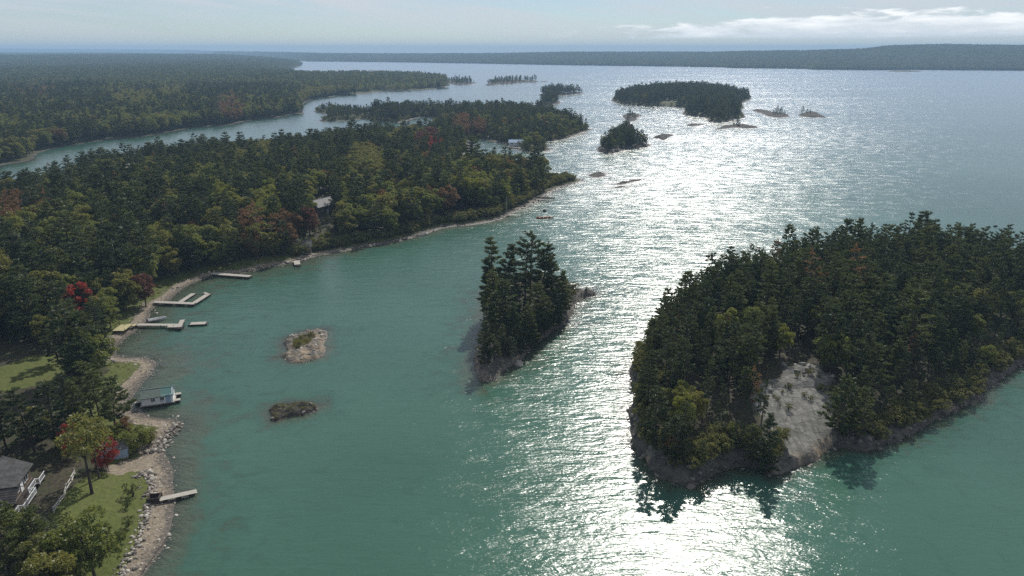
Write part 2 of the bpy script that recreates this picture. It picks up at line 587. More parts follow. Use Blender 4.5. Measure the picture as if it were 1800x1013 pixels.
M_PLASTIC_BLUE = mat_simple('blue_tarp', (0.10, 0.18, 0.36), 0.6, 0.15, 1.0)

# ------------------------------------------------------------------ land masses
class Land:
    def __init__(self, name, px, hfun, under=0.25, edge=0.5, k=3, world_pts=None):
        self.name = name
        self.poly = ground_poly(px, k) if world_pts is None else smooth_closed(world_pts, k)
        self.hfun, self.under, self.edge = hfun, under, edge
        self.lo, self.hi = self.poly.min(0), self.poly.max(0)

    def dist(self, X, Y):
        return sdf(X, Y, self.poly) + self.edge * (fbm(X / (6 * self.edge + 1), Y / (6 * self.edge + 1), 11, 4) * 2.4)

    def height(self, X, Y, d=None):
        if d is None:
            d = self.dist(X, Y)
        und = self.under(X, Y) if callable(self.under) else self.under
        return np.where(d > 0, self.hfun(X, Y, np.maximum(d, 0)), np.maximum(d * und, -4.4))


def sat(a):
    return np.clip(a, 0, 1)


def ss(e0, e1, x):
    t = sat((x - e0) / (e1 - e0))
    return t * t * (3 - 2 * t)


# --- near shore (peninsula) -------------------------------------------------
SHORE_PX = [(205, 1060), (262, 1005), (290, 955), (303, 915), (308, 870), (302, 830), (290, 803), (284, 782), (300, 768), (322, 748),
            (305, 738), (262, 733), (234, 716), (232, 700), (248, 676), (272, 650), (274, 636), (250, 628), (214, 626), (203, 612), (218, 598),
            (240, 582), (258, 566), (268, 545), (284, 534), (304, 524), (322, 508), (350, 494), (374, 486), (420, 482), (470, 470),
            (520, 462), (560, 450), (600, 443), (650, 433), (700, 425), (745, 413), (785, 400), (830, 396), (880, 386),
            (905, 374), (930, 362), (952, 350), (968, 339), (985, 330), (1027, 318), (1000, 313), (972, 314), (950, 313), (900, 311), (850, 308),
            (810, 303), (795, 293), (812, 276), (830, 260), (815, 250), (785, 246), (760, 240), (700, 245), (620, 254), (560, 263), (450, 274),
            (330, 284), (200, 302), (130, 314), (60, 337), (0, 368), (-120, 392), (-350, 470), (-600, 600), (-700, 900), (-500, 1150), (-100, 1250), (120, 1150)]


def h_shore(X, Y, d):
    n = fbm(X / 22, Y / 22, 3, 4)
    n2 = fbm(X / 3.0, Y / 3.0, 5, 3)
    tip = ss(-60, 30, X)                              # the headland is rockier and lower
    base = 0.10 * np.minimum(d, 9) + 1.5 * ss(5, 16, d) + (5.0 - 3.0 * tip) * (1 - np.exp(-np.maximum(d - 10, 0) / 70))
    return base + n * 1.6 * ss(3, 25, d) + n2 * 0.25 * ss(0.2, 2, d) * (1 + tip)


def und_shore(X, Y):
    return 0.22 - 0.12 * ss(-45, -65, X) * ss(300, 250, Y)


shore = Land('shore', SHORE_PX, h_shore, und_shore, 0.6)

# --- big wooded island (front right) ---------------------------------------
BIG_PX = [(1112, 651), (1113, 672), (1126, 698), (1111, 724), (1113, 775), (1134, 806), (1160, 838), (1212, 855), (1230, 854), (1272, 826),
          (1327, 822), (1356, 834), (1388, 825), (1427, 808), (1475, 785), (1504, 789), (1554, 783), (1623, 750), (1672, 722), (1722, 702),
          (1756, 664), (1800, 640), (1880, 600), (1990, 560), (2010, 520), (1920, 495), (1800, 482), (1700, 470), (1600, 462), (1500, 466),
          (1400, 476), (1310, 494), (1240, 524), (1185, 560), (1140, 600), (1120, 630)]
SLAB_C, SLAB_A = W(1408, 722, 3.0)[:2], 0.0


def slab_mask(X, Y):
    u, v = (X - SLAB_C[0]), (Y - SLAB_C[1])
    a = 0.35
    p, q = u * math.cos(a) - v * math.sin(a), u * math.sin(a) + v * math.cos(a)
    return ss(1.12, 0.86, np.sqrt((p / 7.8) ** 2 + (q / 15.0) ** 2) + 1.0 * fbm(X / 6, Y / 6, 29, 4))


def h_big(X, Y, d):
    n = fbm(X / 16, Y / 16, 21, 4)
    n2 = fbm(X / 2.4, Y / 3.4, 23, 4)
    west = ss(75, 50, X)                                # cliffs on the west and south-west
    m = slab_mask(X, Y)
    base = (0.9 + 2.6 * west) * (1 - np.exp(-d / 0.8)) + (6.0 - 1.2 * west) * (1 - np.exp(-d / 20))
    rough = n * 2.2 * ss(2, 14, d) + n2 * 1.3 * ss(0, 1.5, d)
    sl = 1.3 * (1 - np.exp(-d / 0.9)) + 4.2 * (1 - np.exp(-d / 11.0)) + 0.05 * d - 0.30 * ((X - SLAB_C[0]) / 6.0) ** 2 * ss(14, 6, d)
    sl = sl + 0.7 * ss(15, 15.5, d + n * 6) + 0.6 * ss(19, 19.5, d + n * 8) + 0.6 * ss(24, 24.5, d + n * 8) + n2 * 0.35 * ss(14, 18, d) + fbm(X / 6, Y / 9, 27, 2) * 0.5 * ss(1, 5, d)
    return (base + rough) * (1 - m) + sl * m


big = Land('big_island', BIG_PX, h_big, 0.35, 0.9)

# --- small wooded island (centre) ------------------------------------------
MID_PX = [(834, 634), (838, 655), (842, 668), (857, 671), (873, 663), (893, 648), (914, 634), (930, 615), (950, 600), (973, 582), (997, 565),
          (1008, 545), (1012, 532), (1028, 524), (1048, 519), (1042, 514), (1020, 513), (1003, 508), (985, 497), (945, 490), (900, 494), (868, 510), (851, 540), (852, 560), (838, 612)]


def h_mid(X, Y, d):
    n2 = fbm(X / 2.0, Y / 3.0, 33, 4)
    return 0.8 * (1 - np.exp(-d / 0.6)) + 2.6 * (1 - np.exp(-d / 6)) + n2 * 1.5 * ss(0, 2.0, d)


mid = Land('small_island', MID_PX, h_mid, 0.22, 0.4)

# --- peninsula behind (middle distance) ------------------------------------
BACK_PX = [(752, 232), (790, 250), (815, 252), (835, 246), (862, 247), (880, 252), (905, 258), (918, 266), (940, 268), (968, 264), (956, 256), (958, 250), (985, 247),
           (1008, 240), (1025, 233), (1041, 228), (1030, 226), (1012, 220), (990, 212), (975, 207), (940, 202), (880, 200), (800, 199), (720, 199), (670, 200),
           (640, 198), (605, 194), (580, 193), (560, 194), (552, 197), (585, 203), (560, 213), (600, 213), (640, 210), (662, 214), (700, 216), (742, 206), (768, 212)]


def h_low(amp):
    def f(X, Y, d):
        return 0.5 * (1 - np.exp(-d / 2.0)) + amp * (1 - np.exp(-d / 45)) + fbm(X / 18, Y / 18, 41, 4) * 2.0 * ss(1, 15, d) + fbm(X / 4, Y / 4, 43, 2) * 0.7 * ss(0, 3, d)
    return f


back = Land('back_peninsula', BACK_PX, h_low(4.5), 0.2, 1.2)

# --- mainland on the far side of the channel -------------------------------
MAIN_PX = [(-150, 330), (0, 291), (50, 283), (72, 268), (110, 259), (180, 247), (240, 242), (300, 232), (340, 224), (398, 221), (431, 213), (478, 208), (514, 201),
           (535, 199), (530, 188), (545, 176), (578, 171), (601, 168), (636, 166), (671, 161), (718, 159.5), (753, 157.5), (785, 153), (780, 148), (777, 141), (760, 138.5),
           (700, 137), (620, 136), (545, 136), (512, 131), (500, 125), (512, 120.5), (528, 116), (508, 109.5), (450, 106.5), (400, 105.2), (340, 103.5), (326, 101.5), (300, 102), (285, 99.5), (200, 98.2), (0, 97.4),
           (-300, 97.2), (-900, 100), (-1300, 130), (-700, 400)]


def h_main(X, Y, d):
    far = ss(900, 4200, Y)
    return 0.5 * (1 - np.exp(-d / 2.0)) + (4 + 20 * far) * (1 - np.exp(-d / 130)) + fbm(X / 60, Y / 60, 51, 3) * 3.0 * ss(1, 40, d) + fbm(X / 700, Y / 900, 53, 3) * 30 * far * ss(50, 500, d)


main = Land('mainland', MAIN_PX, h_main, 0.2, 2.0)

# --- wooded island in the sun path -----------------------------------------
SUNI_PX = [(1074, 177), (1098, 184), (1133, 186.5), (1171, 188), (1203, 191), (1200, 202), (1222, 205), (1245, 208), (1245, 214), (1274, 215.5), (1294, 210), (1310, 206),
           (1300, 195), (1309, 190), (1303, 182), (1322, 174), (1305, 171), (1290, 167), (1240, 164), (1180, 163), (1125, 165), (1090, 171)]


def h_suni(X, Y, d):
    return 1.0 * (1 - np.exp(-d / 1.5)) + 9 * (1 - np.exp(-d / 45)) + fbm(X / 14, Y / 14, 61, 4) * 3.0 * ss(0.5, 12, d)


suni = Land('sunlit_island', SUNI_PX, h_suni, 0.3, 1.2)


def islet_h(top, rough, s, L=3.0):
    def f(X, Y, d):
        n = fbm(X / (rough * 2.2), Y / (rough * 3.0), s, 4)
        led = fbm(X / (rough * 5), Y / (rough * 2.0), s + 40, 3)
        z = top * (1 - np.exp(-d / L)) * np.maximum(0.12, 1 + 1.9 * n + 1.3 * led) + n * 0.4 * ss(0, 1.0, d)
        st = 0.22 * top
        return 0.45 * z + 0.55 * (np.floor(z / st) + ss(0.55, 1.0, z / st - np.floor(z / st))) * st + 0.02
    return f


ISLETS = {}


def islet(key, px, top, rough, L, edge, under=0.3, res=1.0, k=3):
    ISLETS[key] = (Land(key, px, islet_h(top, rough, 70 + len(ISLETS) * 3, L), under, edge, k), res)
    return ISLETS[key][0]


islet('grassy_rock', [(498, 604), (508, 592), (524, 588), (545, 583), (562, 580), (575, 583), (574, 594), (569, 606), (572, 614), (566, 627), (550, 633), (530, 637), (508, 638), (502, 630), (494, 626), (506, 616)], 0.75, 0.8, 0.7, 0.35, 0.42, 0.22)
islet('dark_rock', [(473, 727), (480, 714), (505, 710), (535, 709), (555, 711), (559, 719), (545, 727), (520, 732), (500, 736), (484, 742), (478, 735)], 0.8, 0.7, 0.5, 0.35, 0.42, 0.22)
islet('tree_islet', [(1049, 264), (1060, 269), (1078, 270), (1098, 264), (1120, 261), (1146, 257), (1128, 250), (1126, 244), (1100, 240), (1078, 243), (1060, 252)], 2.4, 4, 5, 0.6, 0.25, 1.0)
islet('marker_rock', [(1148, 242), (1160, 244), (1166, 247), (1176, 241), (1185, 238), (1170, 237), (1156, 239)], 1.6, 3, 2, 0.6, 0.25, 0.8)
islet('little_pine_rock', [(1095, 203), (1099, 210), (1107, 214), (1118, 212), (1124, 205), (1130, 203.5), (1120, 201), (1108, 200)], 1.6, 4, 4, 0.8, 0.25, 1.2)
islet('flat_rock_near', [(1034, 309), (1045, 312.5), (1058, 312), (1066, 307), (1058, 304.5), (1044, 305)], 0.7, 1.5, 1, 0.6, 0.2, 0.6)
islet('long_rock', [(1083, 324.5), (1092, 325), (1106, 321.5), (1126, 317.5), (1124, 315.5), (1100, 319)], 0.7, 1.5, 1, 0.4, 0.2, 0.6)
islet('long_rock_low', [(1078, 331), (1090, 330.5), (1100, 328), (1096, 327), (1084, 328.5)], 0.35, 1.5, 1, 0.4, 0.2, 0.6)
islet('low_rock', [(1206, 220), (1215, 222.5), (1232, 220.5), (1238, 219), (1220, 217.5)], 1.0, 3, 2, 0.7, 0.2, 1.2)
islet('pine_rock', [(1258, 226), (1275, 227), (1292, 224.5), (1312, 226), (1330, 225), (1328, 222), (1305, 219.5), (1290, 219.5), (1275, 222)], 1.4, 3, 3, 0.7, 0.2, 1.2)
islet('low_islet', [(1338, 200), (1352, 205), (1370, 207), (1388, 205), (1384, 201), (1366, 198), (1350, 195.5), (1325, 193.5), (1324, 195)], 1.4, 4, 4, 1.0, 0.2, 1.6)
islet('double_rock', [(1404, 203), (1420, 206.5), (1440, 207), (1452, 207.5), (1445, 203), (1432, 200), (1412, 199)], 2.2, 4, 4, 0.8, 0.2, 1.6)
islet('channel_islet', [(947, 167), (960, 170), (985, 169), (1000, 167), (1024, 164.5), (1022, 163), (990, 164), (965, 163)], 2.0, 6, 7, 1.2, 0.2, 2.0)
islet('screened_islet', [(948, 182), (962, 185), (980, 184), (986, 179), (970, 176), (952, 177)], 2.0, 6, 6, 1.2, 0.2, 2.0)
islet('far_islet', [(790, 147.5), (806, 150), (822, 149), (838, 145.5), (815, 143.8), (798, 143.5), (780, 143)], 2.0, 9, 10, 2.0, 0.2, 4.0)
islet('far_long_islet', [(853, 150.5), (866, 151), (880, 148.5), (900, 148.5), (915, 146), (945, 144.4), (944, 143.2), (905, 142.6), (870, 143.6), (858, 147)], 2.5, 9, 10, 2.0, 0.2, 4.0)
islet('far_bar', [(948, 144.5), (962, 144.3), (962, 143.4), (950, 143.4)], 1.6, 9, 6, 1.5, 0.2, 4.0)
islet('shore_bar', [(1560, 126.2), (1600, 126.8), (1622, 126), (1600, 124.6), (1572, 124.4)], 2.0, 12, 14, 3.0, 0.2, 9.0)

LANDS = [shore, big, mid, back, main, suni] + [l for l, r in ISLETS.values()]

# clearings, in photo pixels of the ground they cover
LAWN_PX = [(88, 905), (112, 868), (150, 838), (205, 822), (262, 826), (266, 870), (258, 920), (240, 965), (214, 1013), (190, 1030), (140, 1020), (110, 960)]
FIELD_PX = [(-40, 672), (-10, 650), (55, 625), (95, 622), (118, 645), (98, 672), (30, 684), (-40, 700)]
STRIP_PX = [(196, 590), (214, 578), (262, 540), (300, 512), (345, 484), (382, 474), (372, 486), (330, 504), (300, 524), (262, 556), (228, 582), (204, 600)]
DRIVE_PX = [(180, 826), (210, 812), (262, 800), (290, 802), (286, 826), (240, 828), (205, 836)]
SPIT_PX = [(945, 345), (975, 322), (1000, 315), (1030, 317), (995, 327), (975, 338), (955, 348)]


def grid_land(land, xs, ys, masks=None):
    X, Y = np.meshgrid(xs, ys)
    d = land.dist(X, Y)
    Z = land.height(X, Y, d)
    nx, ny = len(xs), len(ys)
    idx = np.arange(nx * ny).reshape(ny, nx)
    q = np.stack([idx[:-1, :-1], idx[:-1, 1:], idx[1:, 1:], idx[1:, :-1]], -1).reshape(-1, 4)
    z = Z.ravel()
    keep = (z[q] > -4.3).any(1)
    q = q[keep]
    used = np.unique(q)
    remap = np.full(nx * ny, -1)
    remap[used] = np.arange(len(used))
    V = np.stack([X.ravel(), Y.ravel(), z], 1)[used]
    me = fast_mesh(land.name, V, remap[q], [M_TERRAIN], smooth=True)
    gr, sa, ro, pa = masks(V, d.ravel()[used])
    add_attr(me, 'm_pale', pa + 0 * gr)
    add_attr(me, 'm_grass', gr)
    add_attr(me, 'm_sand', sa)
    add_attr(me, 'm_rock', ro)
    return link(land.name, me)


def masks_shore(V, d):
    u, v, _ = project(V)
    g = np.zeros(len(V))
    for P in (LAWN_PX, FIELD_PX, STRIP_PX):
        g = np.maximum(g, in_poly(u, v, P) * 1.0)
    g = np.maximum(g, 0.75 * ((d > 3.5) & (d < 9) & (V[:, 1] < 330)))
    g = np.maximum(g, 0.8 * (in_poly(u, v, SPIT_PX) & (d > 2.5)))
    near = (V[:, 1] < 262) & (V[:, 0] < -52)
    s = np.where(near, ss(4.4, 3.0, d), ss(3.5, 1.5, d) * 0.3)
    s = np.maximum(s, 1.0 * in_poly(u, v, DRIVE_PX))
    r = np.where(near, 0.0, ss(6.0, 1.0, d) * 0.75)
    return g * (s < 0.6), s, r, np.where(near, 0.35, -0.35 + 1.1 * ss(0.05, 0.3, fbm(V[:, 0] / 12, V[:, 1] / 12, 95, 3))) + 0.0 * d  # away from the beaches, shade along the shore is put into the rock tone


def masks_rock(V, d):
    return 0.5 * (d > 2), 0 * d, ss(3, 1.0, d) * 0.6 + 0.05, -0.1 + 0 * d


def masks_big(V, d):
    m = slab_mask(V[:, 0], V[:, 1])
    return 0 * d, 0 * d, np.maximum(np.maximum(ss(7, 2.5, d) * 0.9, m * 1.2), 0.35), np.maximum(m * 1.4 - 0.4, -0.4 + 1.2 * ss(0.12, 0.3, fbm(V[:, 0] / 5, V[:, 1] / 5, 97, 3)) * ss(6, 3, d))  # rim tone mixes wet stain, lichen and painted shade


def masks_mid(V, d):
    front = ss(172, 160, V[:, 1])
    return 0.45 * ss(20, 26, V[:, 0]) * (d > 1), 0 * d, np.maximum(ss(3.5, 1.0, d) * 0.8, front), 0.12 + 0.75 * ss(0.0, 0.25, fbm(V[:, 0] / 3, V[:, 1] / 3, 98, 3)) * front


def masks_grassrock(V, d):
    u, v, _ = project(V)
    return 0.9 * in_poly(u, v, [(514, 612), (522, 594), (546, 587), (553, 592), (540, 604), (522, 614)]), 0 * d, np.full(len(V), 1.0), ss(-0.2, 0.1, fbm(V[:, 0] / 1.5, V[:, 1] / 1.5, 99, 3)) * 0.9


def masks_dark(V, d):
    return np.full(len(V), 0.15), 0 * d, np.full(len(V), 0.9), -1.0 + 0.0 * d


def nonuni(a, b, r0, r1):
    out = [a]
    while out[-1] < b:
        t = (out[-1] - a) / (b - a)
        out.append(out[-1] + r0 + (r1 - r0) * t)
    return np.array(out)


def span(land, res, m=None):
    m = m if m is not None else 6 * res + 4
    return np.arange(land.lo[0] - m, land.hi[0] + m, res), np.arange(land.lo[1] - m, land.hi[1] + m, res)


TERR = {}
xs = np.concatenate([np.arange(-420, -130, 3.0), np.arange(-130, -10, 0.9), np.arange(-10, 75, 1.8)])
TERR['shore'] = tag(grid_land(shore, xs, nonuni(40, 700, 0.6, 4.5), masks_shore), 'wooded shore with gravel beaches and lawns along the near bay', 'shore', kind='structure')
xs, ys = span(big, 0.65)
TERR['big'] = tag(grid_land(big, xs, ys, masks_big), 'large granite island covered in dark pines, with a bare rock slab', 'island', kind='structure')
xs, ys = span(mid, 0.4)
TERR['mid'] = tag(grid_land(mid, xs, ys, masks_mid), 'narrow rocky islet crowned by a clump of tall pines', 'island', kind='structure')
xs, ys = span(back, 2.5)
TERR['back'] = tag(grid_land(back, xs, ys, masks_rock), 'wooded peninsula in the middle distance beyond the headland', 'peninsula', kind='structure')
xs = np.concatenate([np.arange(-7000, -1300, 60.0), np.arange(-1300, 60, 7.0)])
ys = np.concatenate([np.arange(300, 1500, 7.0), nonuni(1500, 14500, 20, 160)])
TERR['main'] = tag(grid_land(main, xs, ys, masks_rock), 'flat forested mainland across the narrow channel', 'mainland', kind='structure')
xs, ys = span(suni, 2.0)
TERR['suni'] = tag(grid_land(suni, xs, ys, masks_rock), 'wooded island in the bright sun path with a pale rock face', 'island', kind='structure')

ISLET_LABEL = {
    'grassy_rock': 'pale rock islet with a tuft of grass, alone in the near bay',
    'dark_rock': 'low dark weedy rock islet nearest the boathouse in the bay',
    'tree_islet': 'rocky islet with a dense clump of pines left of the sun path',
    'marker_rock': 'bare rock carrying a thin marker pole beside the pine clump islet',
    'little_pine_rock': 'tiny rock with a few pines between clump islet and sun island',
    'flat_rock_near': 'small flat reef just off the tip of the headland',
    'long_rock': 'thin long reef further out from the headland tip',
    'long_rock_low': 'shortest, lowest reef beside the thin long one',
    'low_rock': 'low bare reef in the glare below the sunlit island',
    'pine_rock': 'long flat rock with one small pine in the glare',
    'low_islet': 'low scrubby islet just right of the sunlit island',
    'double_rock': 'rightmost rocky islet in the line beyond the sunlit island',
    'channel_islet': 'wooded islet with a thin spit behind the middle peninsula',
    'screened_islet': 'small wooded islet half hidden behind the middle peninsula',
    'far_islet': 'small wooded islet off the end of the mainland point',
    'far_long_islet': 'long thin wooded islet far out beyond the mainland point',
    'far_bar': 'tiny low bar at the end of the far long islet',
    'shore_bar': 'low bar lying off the distant ridge shore',
}
for key, (land, res) in ISLETS.items():
    xs, ys = span(land, res)
    mk = masks_grassrock if key == 'grassy_rock' else masks_dark if key == 'dark_rock' else (lambda V, d: (0 * d, 0 * d, np.full(len(V), 0.9), -0.8 + 0 * d))  # remaining islets: their backlit shade is painted into the rock tone
    o = grid_land(land, xs, ys, mk)
    o.name = 'rock_islet'
    tag(o, ISLET_LABEL[key], 'islet', 'rock islets in the bay', 'structure')

# --- seabed and water -------------------------------------------------------
def sheet(name, xs, ys, z, mat):
    X, Y = np.meshgrid(xs, ys)
    nx, ny = len(xs), len(ys)
    idx = np.arange(nx * ny).reshape(ny, nx)
    q = np.stack([idx[:-1, :-1], idx[:-1, 1:], idx[1:, 1:], idx[1:, :-1]], -1).reshape(-1, 4)
    V = np.stack([X.ravel(), Y.ravel(), np.full(nx * ny, z)], 1)
    return V, fast_mesh(name, V, q, [mat])


M_SEABED = mat_simple('seabed_mud', (0.05, 0.06, 0.04), 0.9, 0.3, 0.1)
V, me = sheet('seabed', np.array([-16000, 0, 16000.]), np.array([-600, 8000, 17000.]), -4.35, M_SEABED)
tag(link('seabed', me), 'muddy bed of the bay under the water', 'seabed', kind='structure')

xs = np.concatenate([-np.geomspace(16000, 320, 34), np.arange(-310, -140, 5.0), np.arange(-140, -30, 1.4), np.arange(-30, 120, 2.5), np.arange(120, 320, 6.0), np.geomspace(330, 16000, 34)])
ys = np.concatenate([[-600, -100, 0, 30], np.arange(45, 240, 1.6), np.arange(240, 620, 5.0), np.arange(620, 1700, 14.0), np.geomspace(1720, 17000, 40)])
V, me = sheet('water', xs, ys, 0.0, M_WATER)
dep = np.full(len(V), 4.4)
for L in LANDS:
    s = (V[:, 0] > L.lo[0] - 80) & (V[:, 0] < L.hi[0] + 80) & (V[:, 1] > L.lo[1] - 80) & (V[:, 1] < L.hi[1] + 80)
    if s.any():
        h = L.height(V[s, 0], V[s, 1])
        dep[s] = np.minimum(dep[s], np.maximum(-h, 0))
add_attr(me, 'depth', dep)
# wind shadow in the lee of the big island: smooth water to its south and east
LEE = np.array([W(u, v)[:2] for u, v in [(1225, 850), (1300, 870), (1345, 910), (1385, 970), (1392, 1013), (1380, 1200), (2400, 1200), (2300, 640), (1800, 610), (1500, 760), (1350, 800)]])
ld = sdf(V[:, 0], V[:, 1], LEE) + 3.0 * fbm(V[:, 0] / 9, V[:, 1] / 9, 91, 4)
shelter = 0.55 * ss(430, 190, V[:, 1])                 # the inner bay lies in the lee of the headland
add_attr(me, 'calm', np.maximum(ss(-1.0, 2.5, ld), shelter))
tag(link('water', me), 'turquoise rippled water of the bay with a glittering sun path', 'water', kind='structure')

# ------------------------------------------------------------------ distant wooded hills
def interp(tab, u):
    t = np.array(tab, float)
    return np.interp(u, t[:, 0], t[:, 1])


def z_for_row(y, v):
    k = (506.5 - v) / FPX
    return CAM_H + y * (k * CP - SP) / (CP + k * SP)


HILL_PTS = []


def hill_strip(name, label, u0, u1, front, ridge, depth, nu, tree=15.0, seed=0):
    us = np.linspace(u0, u1, nu)
    ns = 26
    S = np.linspace(0, 1.7, ns)
    vf, vr = interp(front, us), interp(ridge, us)
    P0 = np.array([W(u, v)[:2] for u, v in zip(us, vf)])
    r0 = np.linalg.norm(P0, axis=1)

    def surf(ui, s):
        """ui: float index along the strip, s: depth fraction"""
        i = np.clip(ui, 0, nu - 1.001)
        a = np.floor(i).astype(int)
        f = i - a
        p = P0[a] * (1 - f)[:, None] + P0[a + 1] * f[:, None]
        r = np.linalg.norm(p, axis=1)
        wob = fbm(ui * 0.35, ui * 0.0 + seed, 100 + seed, 4) * 0.25
        pos = p * (1 + (s + wob * (s < 0.02) * 0) * depth / r)[:, None]
        row = vr[a] * (1 - f) + vr[a + 1] * f
        yr = p[:, 1] * (1 + depth / r)
        zr = z_for_row(yr, row) - tree
        prof = np.where(s < 1, ss(0, 1, s) * 0.55 + s * 0.45, 1 - 0.35 * (s - 1))
        z = 1.0 + np.maximum(zr - 1, 4) * prof + fbm(pos[:, 0] / 420, pos[:, 1] / 420, 111 + seed, 3) * 26 * ss(0.04, 0.4, s) * (1 - 0.75 * ss(0.75, 1.0, s))
        return np.column_stack([pos, z])
    U, SS = np.meshgrid(np.arange(nu, dtype=float), S)
    V = surf(U.ravel(), SS.ravel())
    V[:nu, 2] = -4.0
    idx = np.arange(nu * ns).reshape(ns, nu)
    q = np.stack([idx[:-1, :-1], idx[:-1, 1:], idx[1:, 1:], idx[1:, :-1]], -1).reshape(-1, 4)
    me = fast_mesh(name, V, q, [M_TERRAIN], smooth=True)
    for a in ('m_grass', 'm_sand', 'm_rock', 'm_pale'):
        add_attr(me, a, np.zeros(len(V)))
    o = link(name, me)
    tag(o, label, 'hills', kind='structure')
    width = np.linalg.norm(np.diff(P0, axis=0), axis=1).sum()
    n = int(width * depth * 1.25 / 1500)
    pts = surf(rng.uniform(0, nu - 1.01, n), rng.uniform(0.012, 1.22, n))
    edge = surf(np.linspace(0, nu - 1.01, int(width / 22)), np.full(int(width / 22), 0.012))
    return np.vstack([pts, edge])


front_r = [(380, 102.6), (450, 103), (520, 106), (545, 108), (700, 109.5), (860, 112), (1000, 114.5), (1160, 116.5), (1285, 118.5), (1290, 119.5), (1430, 121), (1436, 122.5), (1530, 123), (1600, 122.5), (1800, 124), (2200, 128)]
ridge_r = [(380, 90), (500, 91.5), (560, 93.5), (700, 94.5), (900, 93), (1000, 91.0), (1250, 91.5), (1350, 89.5), (1520, 85.5), (1560, 80), (1650, 78), (1800, 79), (2200, 82)]
HILL_PTS.append(hill_strip('ridge_hills', 'long blue wooded ridge across the bay, higher to the right', 380, 2300, front_r, ridge_r, 1300.0, 170, 15, 1))
front_l = [(-500, 96), (0, 96), (290, 96.2), (330, 97), (430, 99.5)]
ridge_l = [(-500, 84.5), (0, 85.5), (150, 86.5), (250, 87.2), (330, 88), (380, 90), (430, 92)]
HILL_PTS.append(hill_strip('far_hills', 'faint far hills along the skyline behind the mainland', -700, 425, front_l, ridge_l, 2200.0, 70, 15, 5))

# ------------------------------------------------------------------ trees
def tri_tufts(c, d, length, width, rs):
    """one slim triangle per row: c centres, d unit directions"""
    n = len(c)
    up = rs.normal(size=(n, 3))
    s = np.cross(d, up)
    s /= np.linalg.norm(s, axis=1)[:, None] + 1e-9
    a = c - d * (length * 0.35)[:, None] + s * (width * 0.5)[:, None]
    b = c - d * (length * 0.35)[:, None] - s * (width * 0.5)[:, None]
    e = c + d * (length * 0.65)[:, None]
    V = np.stack([a, b, e], 1).reshape(-1, 3)
    return V, np.arange(3 * n).reshape(-1, 3)


def unit(a):
    return a / (np.linalg.norm(a, axis=-1, keepdims=True) + 1e-9)


def wood_tube(parts, pts, rad, n=5):
    m = MB().tube(pts, rad, n, False)
    parts.append((np.array(m.v), np.array(m.q)))


def merge(parts):
    vs, fs, b = [], [], 0
    for v, f in parts:
        vs.append(v)
        fs.append(f + b)
        b += len(v)
    return np.vstack(vs), np.vstack(fs)


def gen_pine(seed, h=16.0, r=3.6, bare=0.22, dense=1.0, conic=0.5, sweep=0.35, gap=0.12):
    rs = np.random.default_rng(seed)
    wood = []
    lean = rs.normal(0, 0.03, 2)
    ph = rs.uniform(0, 6)
    def axis(z):
        t = z / h
        return np.array([lean[0] * z + 0.25 * math.sin(ph + 3 * t), lean[1] * z + 0.25 * math.cos(ph + 2.3 * t), z])
    zs = np.linspace(-0.6, h * 0.97, 8)
    wood_tube(wood, [axis(z) for z in zs], [0.26 * (h / 16) * (1 - 0.9 * max(z, 0) / h) + 0.015 for z in zs], 6)
    C, D, Ls = [], [], []
    wind = rs.uniform(0, 2 * math.pi)
    z = h * bare
    while z < h * 0.985:
        t = (z / h - bare) / (1 - bare)
        # crown outline: broad and irregular, or conical
        prof = (1 - conic) * (math.sin(math.pi * min(1, 0.25 + 0.72 * t)) ** 0.8) + conic * (1 - t) ** 0.8 * (0.45 + 0.55 * min(1, t * 5))
        nb = int(rs.integers(4, 7))
        a0 = rs.uniform(0, 6.28)
        for k in range(nb):
            if rs.random() < gap:
                continue
            a = a0 + k * 2 * math.pi / nb + rs.normal(0, 0.25)
            Lb = r * prof * rs.uniform(0.62, 1.18) * (1 + sweep * math.cos(a - wind)) + 0.25
            rise = rs.uniform(-0.05, 0.30) + 0.55 * t ** 2 - 0.12 * (1 - t)
            p0 = axis(z)
            out = np.array([math.cos(a), math.sin(a), 0])
            tip = p0 + out * Lb + np.array([0, 0, Lb * rise])
            midp = p0 + out * Lb * 0.5 + np.array([0, 0, Lb * rise * 0.30])
            if Lb > 0.9:
                wood_tube(wood, [p0, midp, tip], [0.055, 0.035, 0.012], 3)
            nt = max(3, int(Lb * 3.6 * dense))
            ts = np.sqrt(rs.uniform(0.10, 1.0, nt))
            side = np.array([-out[1], out[0], 0])
            for q in ts:
                c = p0 + (midp - p0) * min(1, q * 2) + (tip - midp) * max(0, q * 2 - 1)
                c = c + side * rs.normal(0, 0.17 * Lb * (1.15 - 0.6 * q)) + np.array([0, 0, rs.normal(0.05, 0.06)])
                m = 10
                C.append(np.repeat(c[None], m, 0) + rs.normal(0, 0.17, (m, 3)) * (1, 1, 0.45))
                dd = out * 0.75 + side * 0.0
                D.append(unit(dd[None] + rs.normal(0, 0.60, (m, 3)) * (1, 1, 0.42) + (0, 0, 0.24)))
                Ls.append(rs.uniform(0.45, 0.85, m))
        z += h * rs.uniform(0.052, 0.088) / (0.55 + 0.45 * dense)
    # leader
    m = 30
    top = axis(h * 0.97)
    C.append(top + rs.normal(0, 1, (m, 3)) * (0.16, 0.16, 0.45))
    D.append(unit(rs.normal(0, 0.5, (m, 3)) + (0, 0, 0.9)))
    Ls.append(rs.uniform(0.35, 0.6, m))
    C, D, Ls = np.vstack(C), np.vstack(D), np.concatenate(Ls)
    V, F = tri_tufts(C, D, Ls, Ls * 0.34, rs)
    return merge(wood), (V, F)


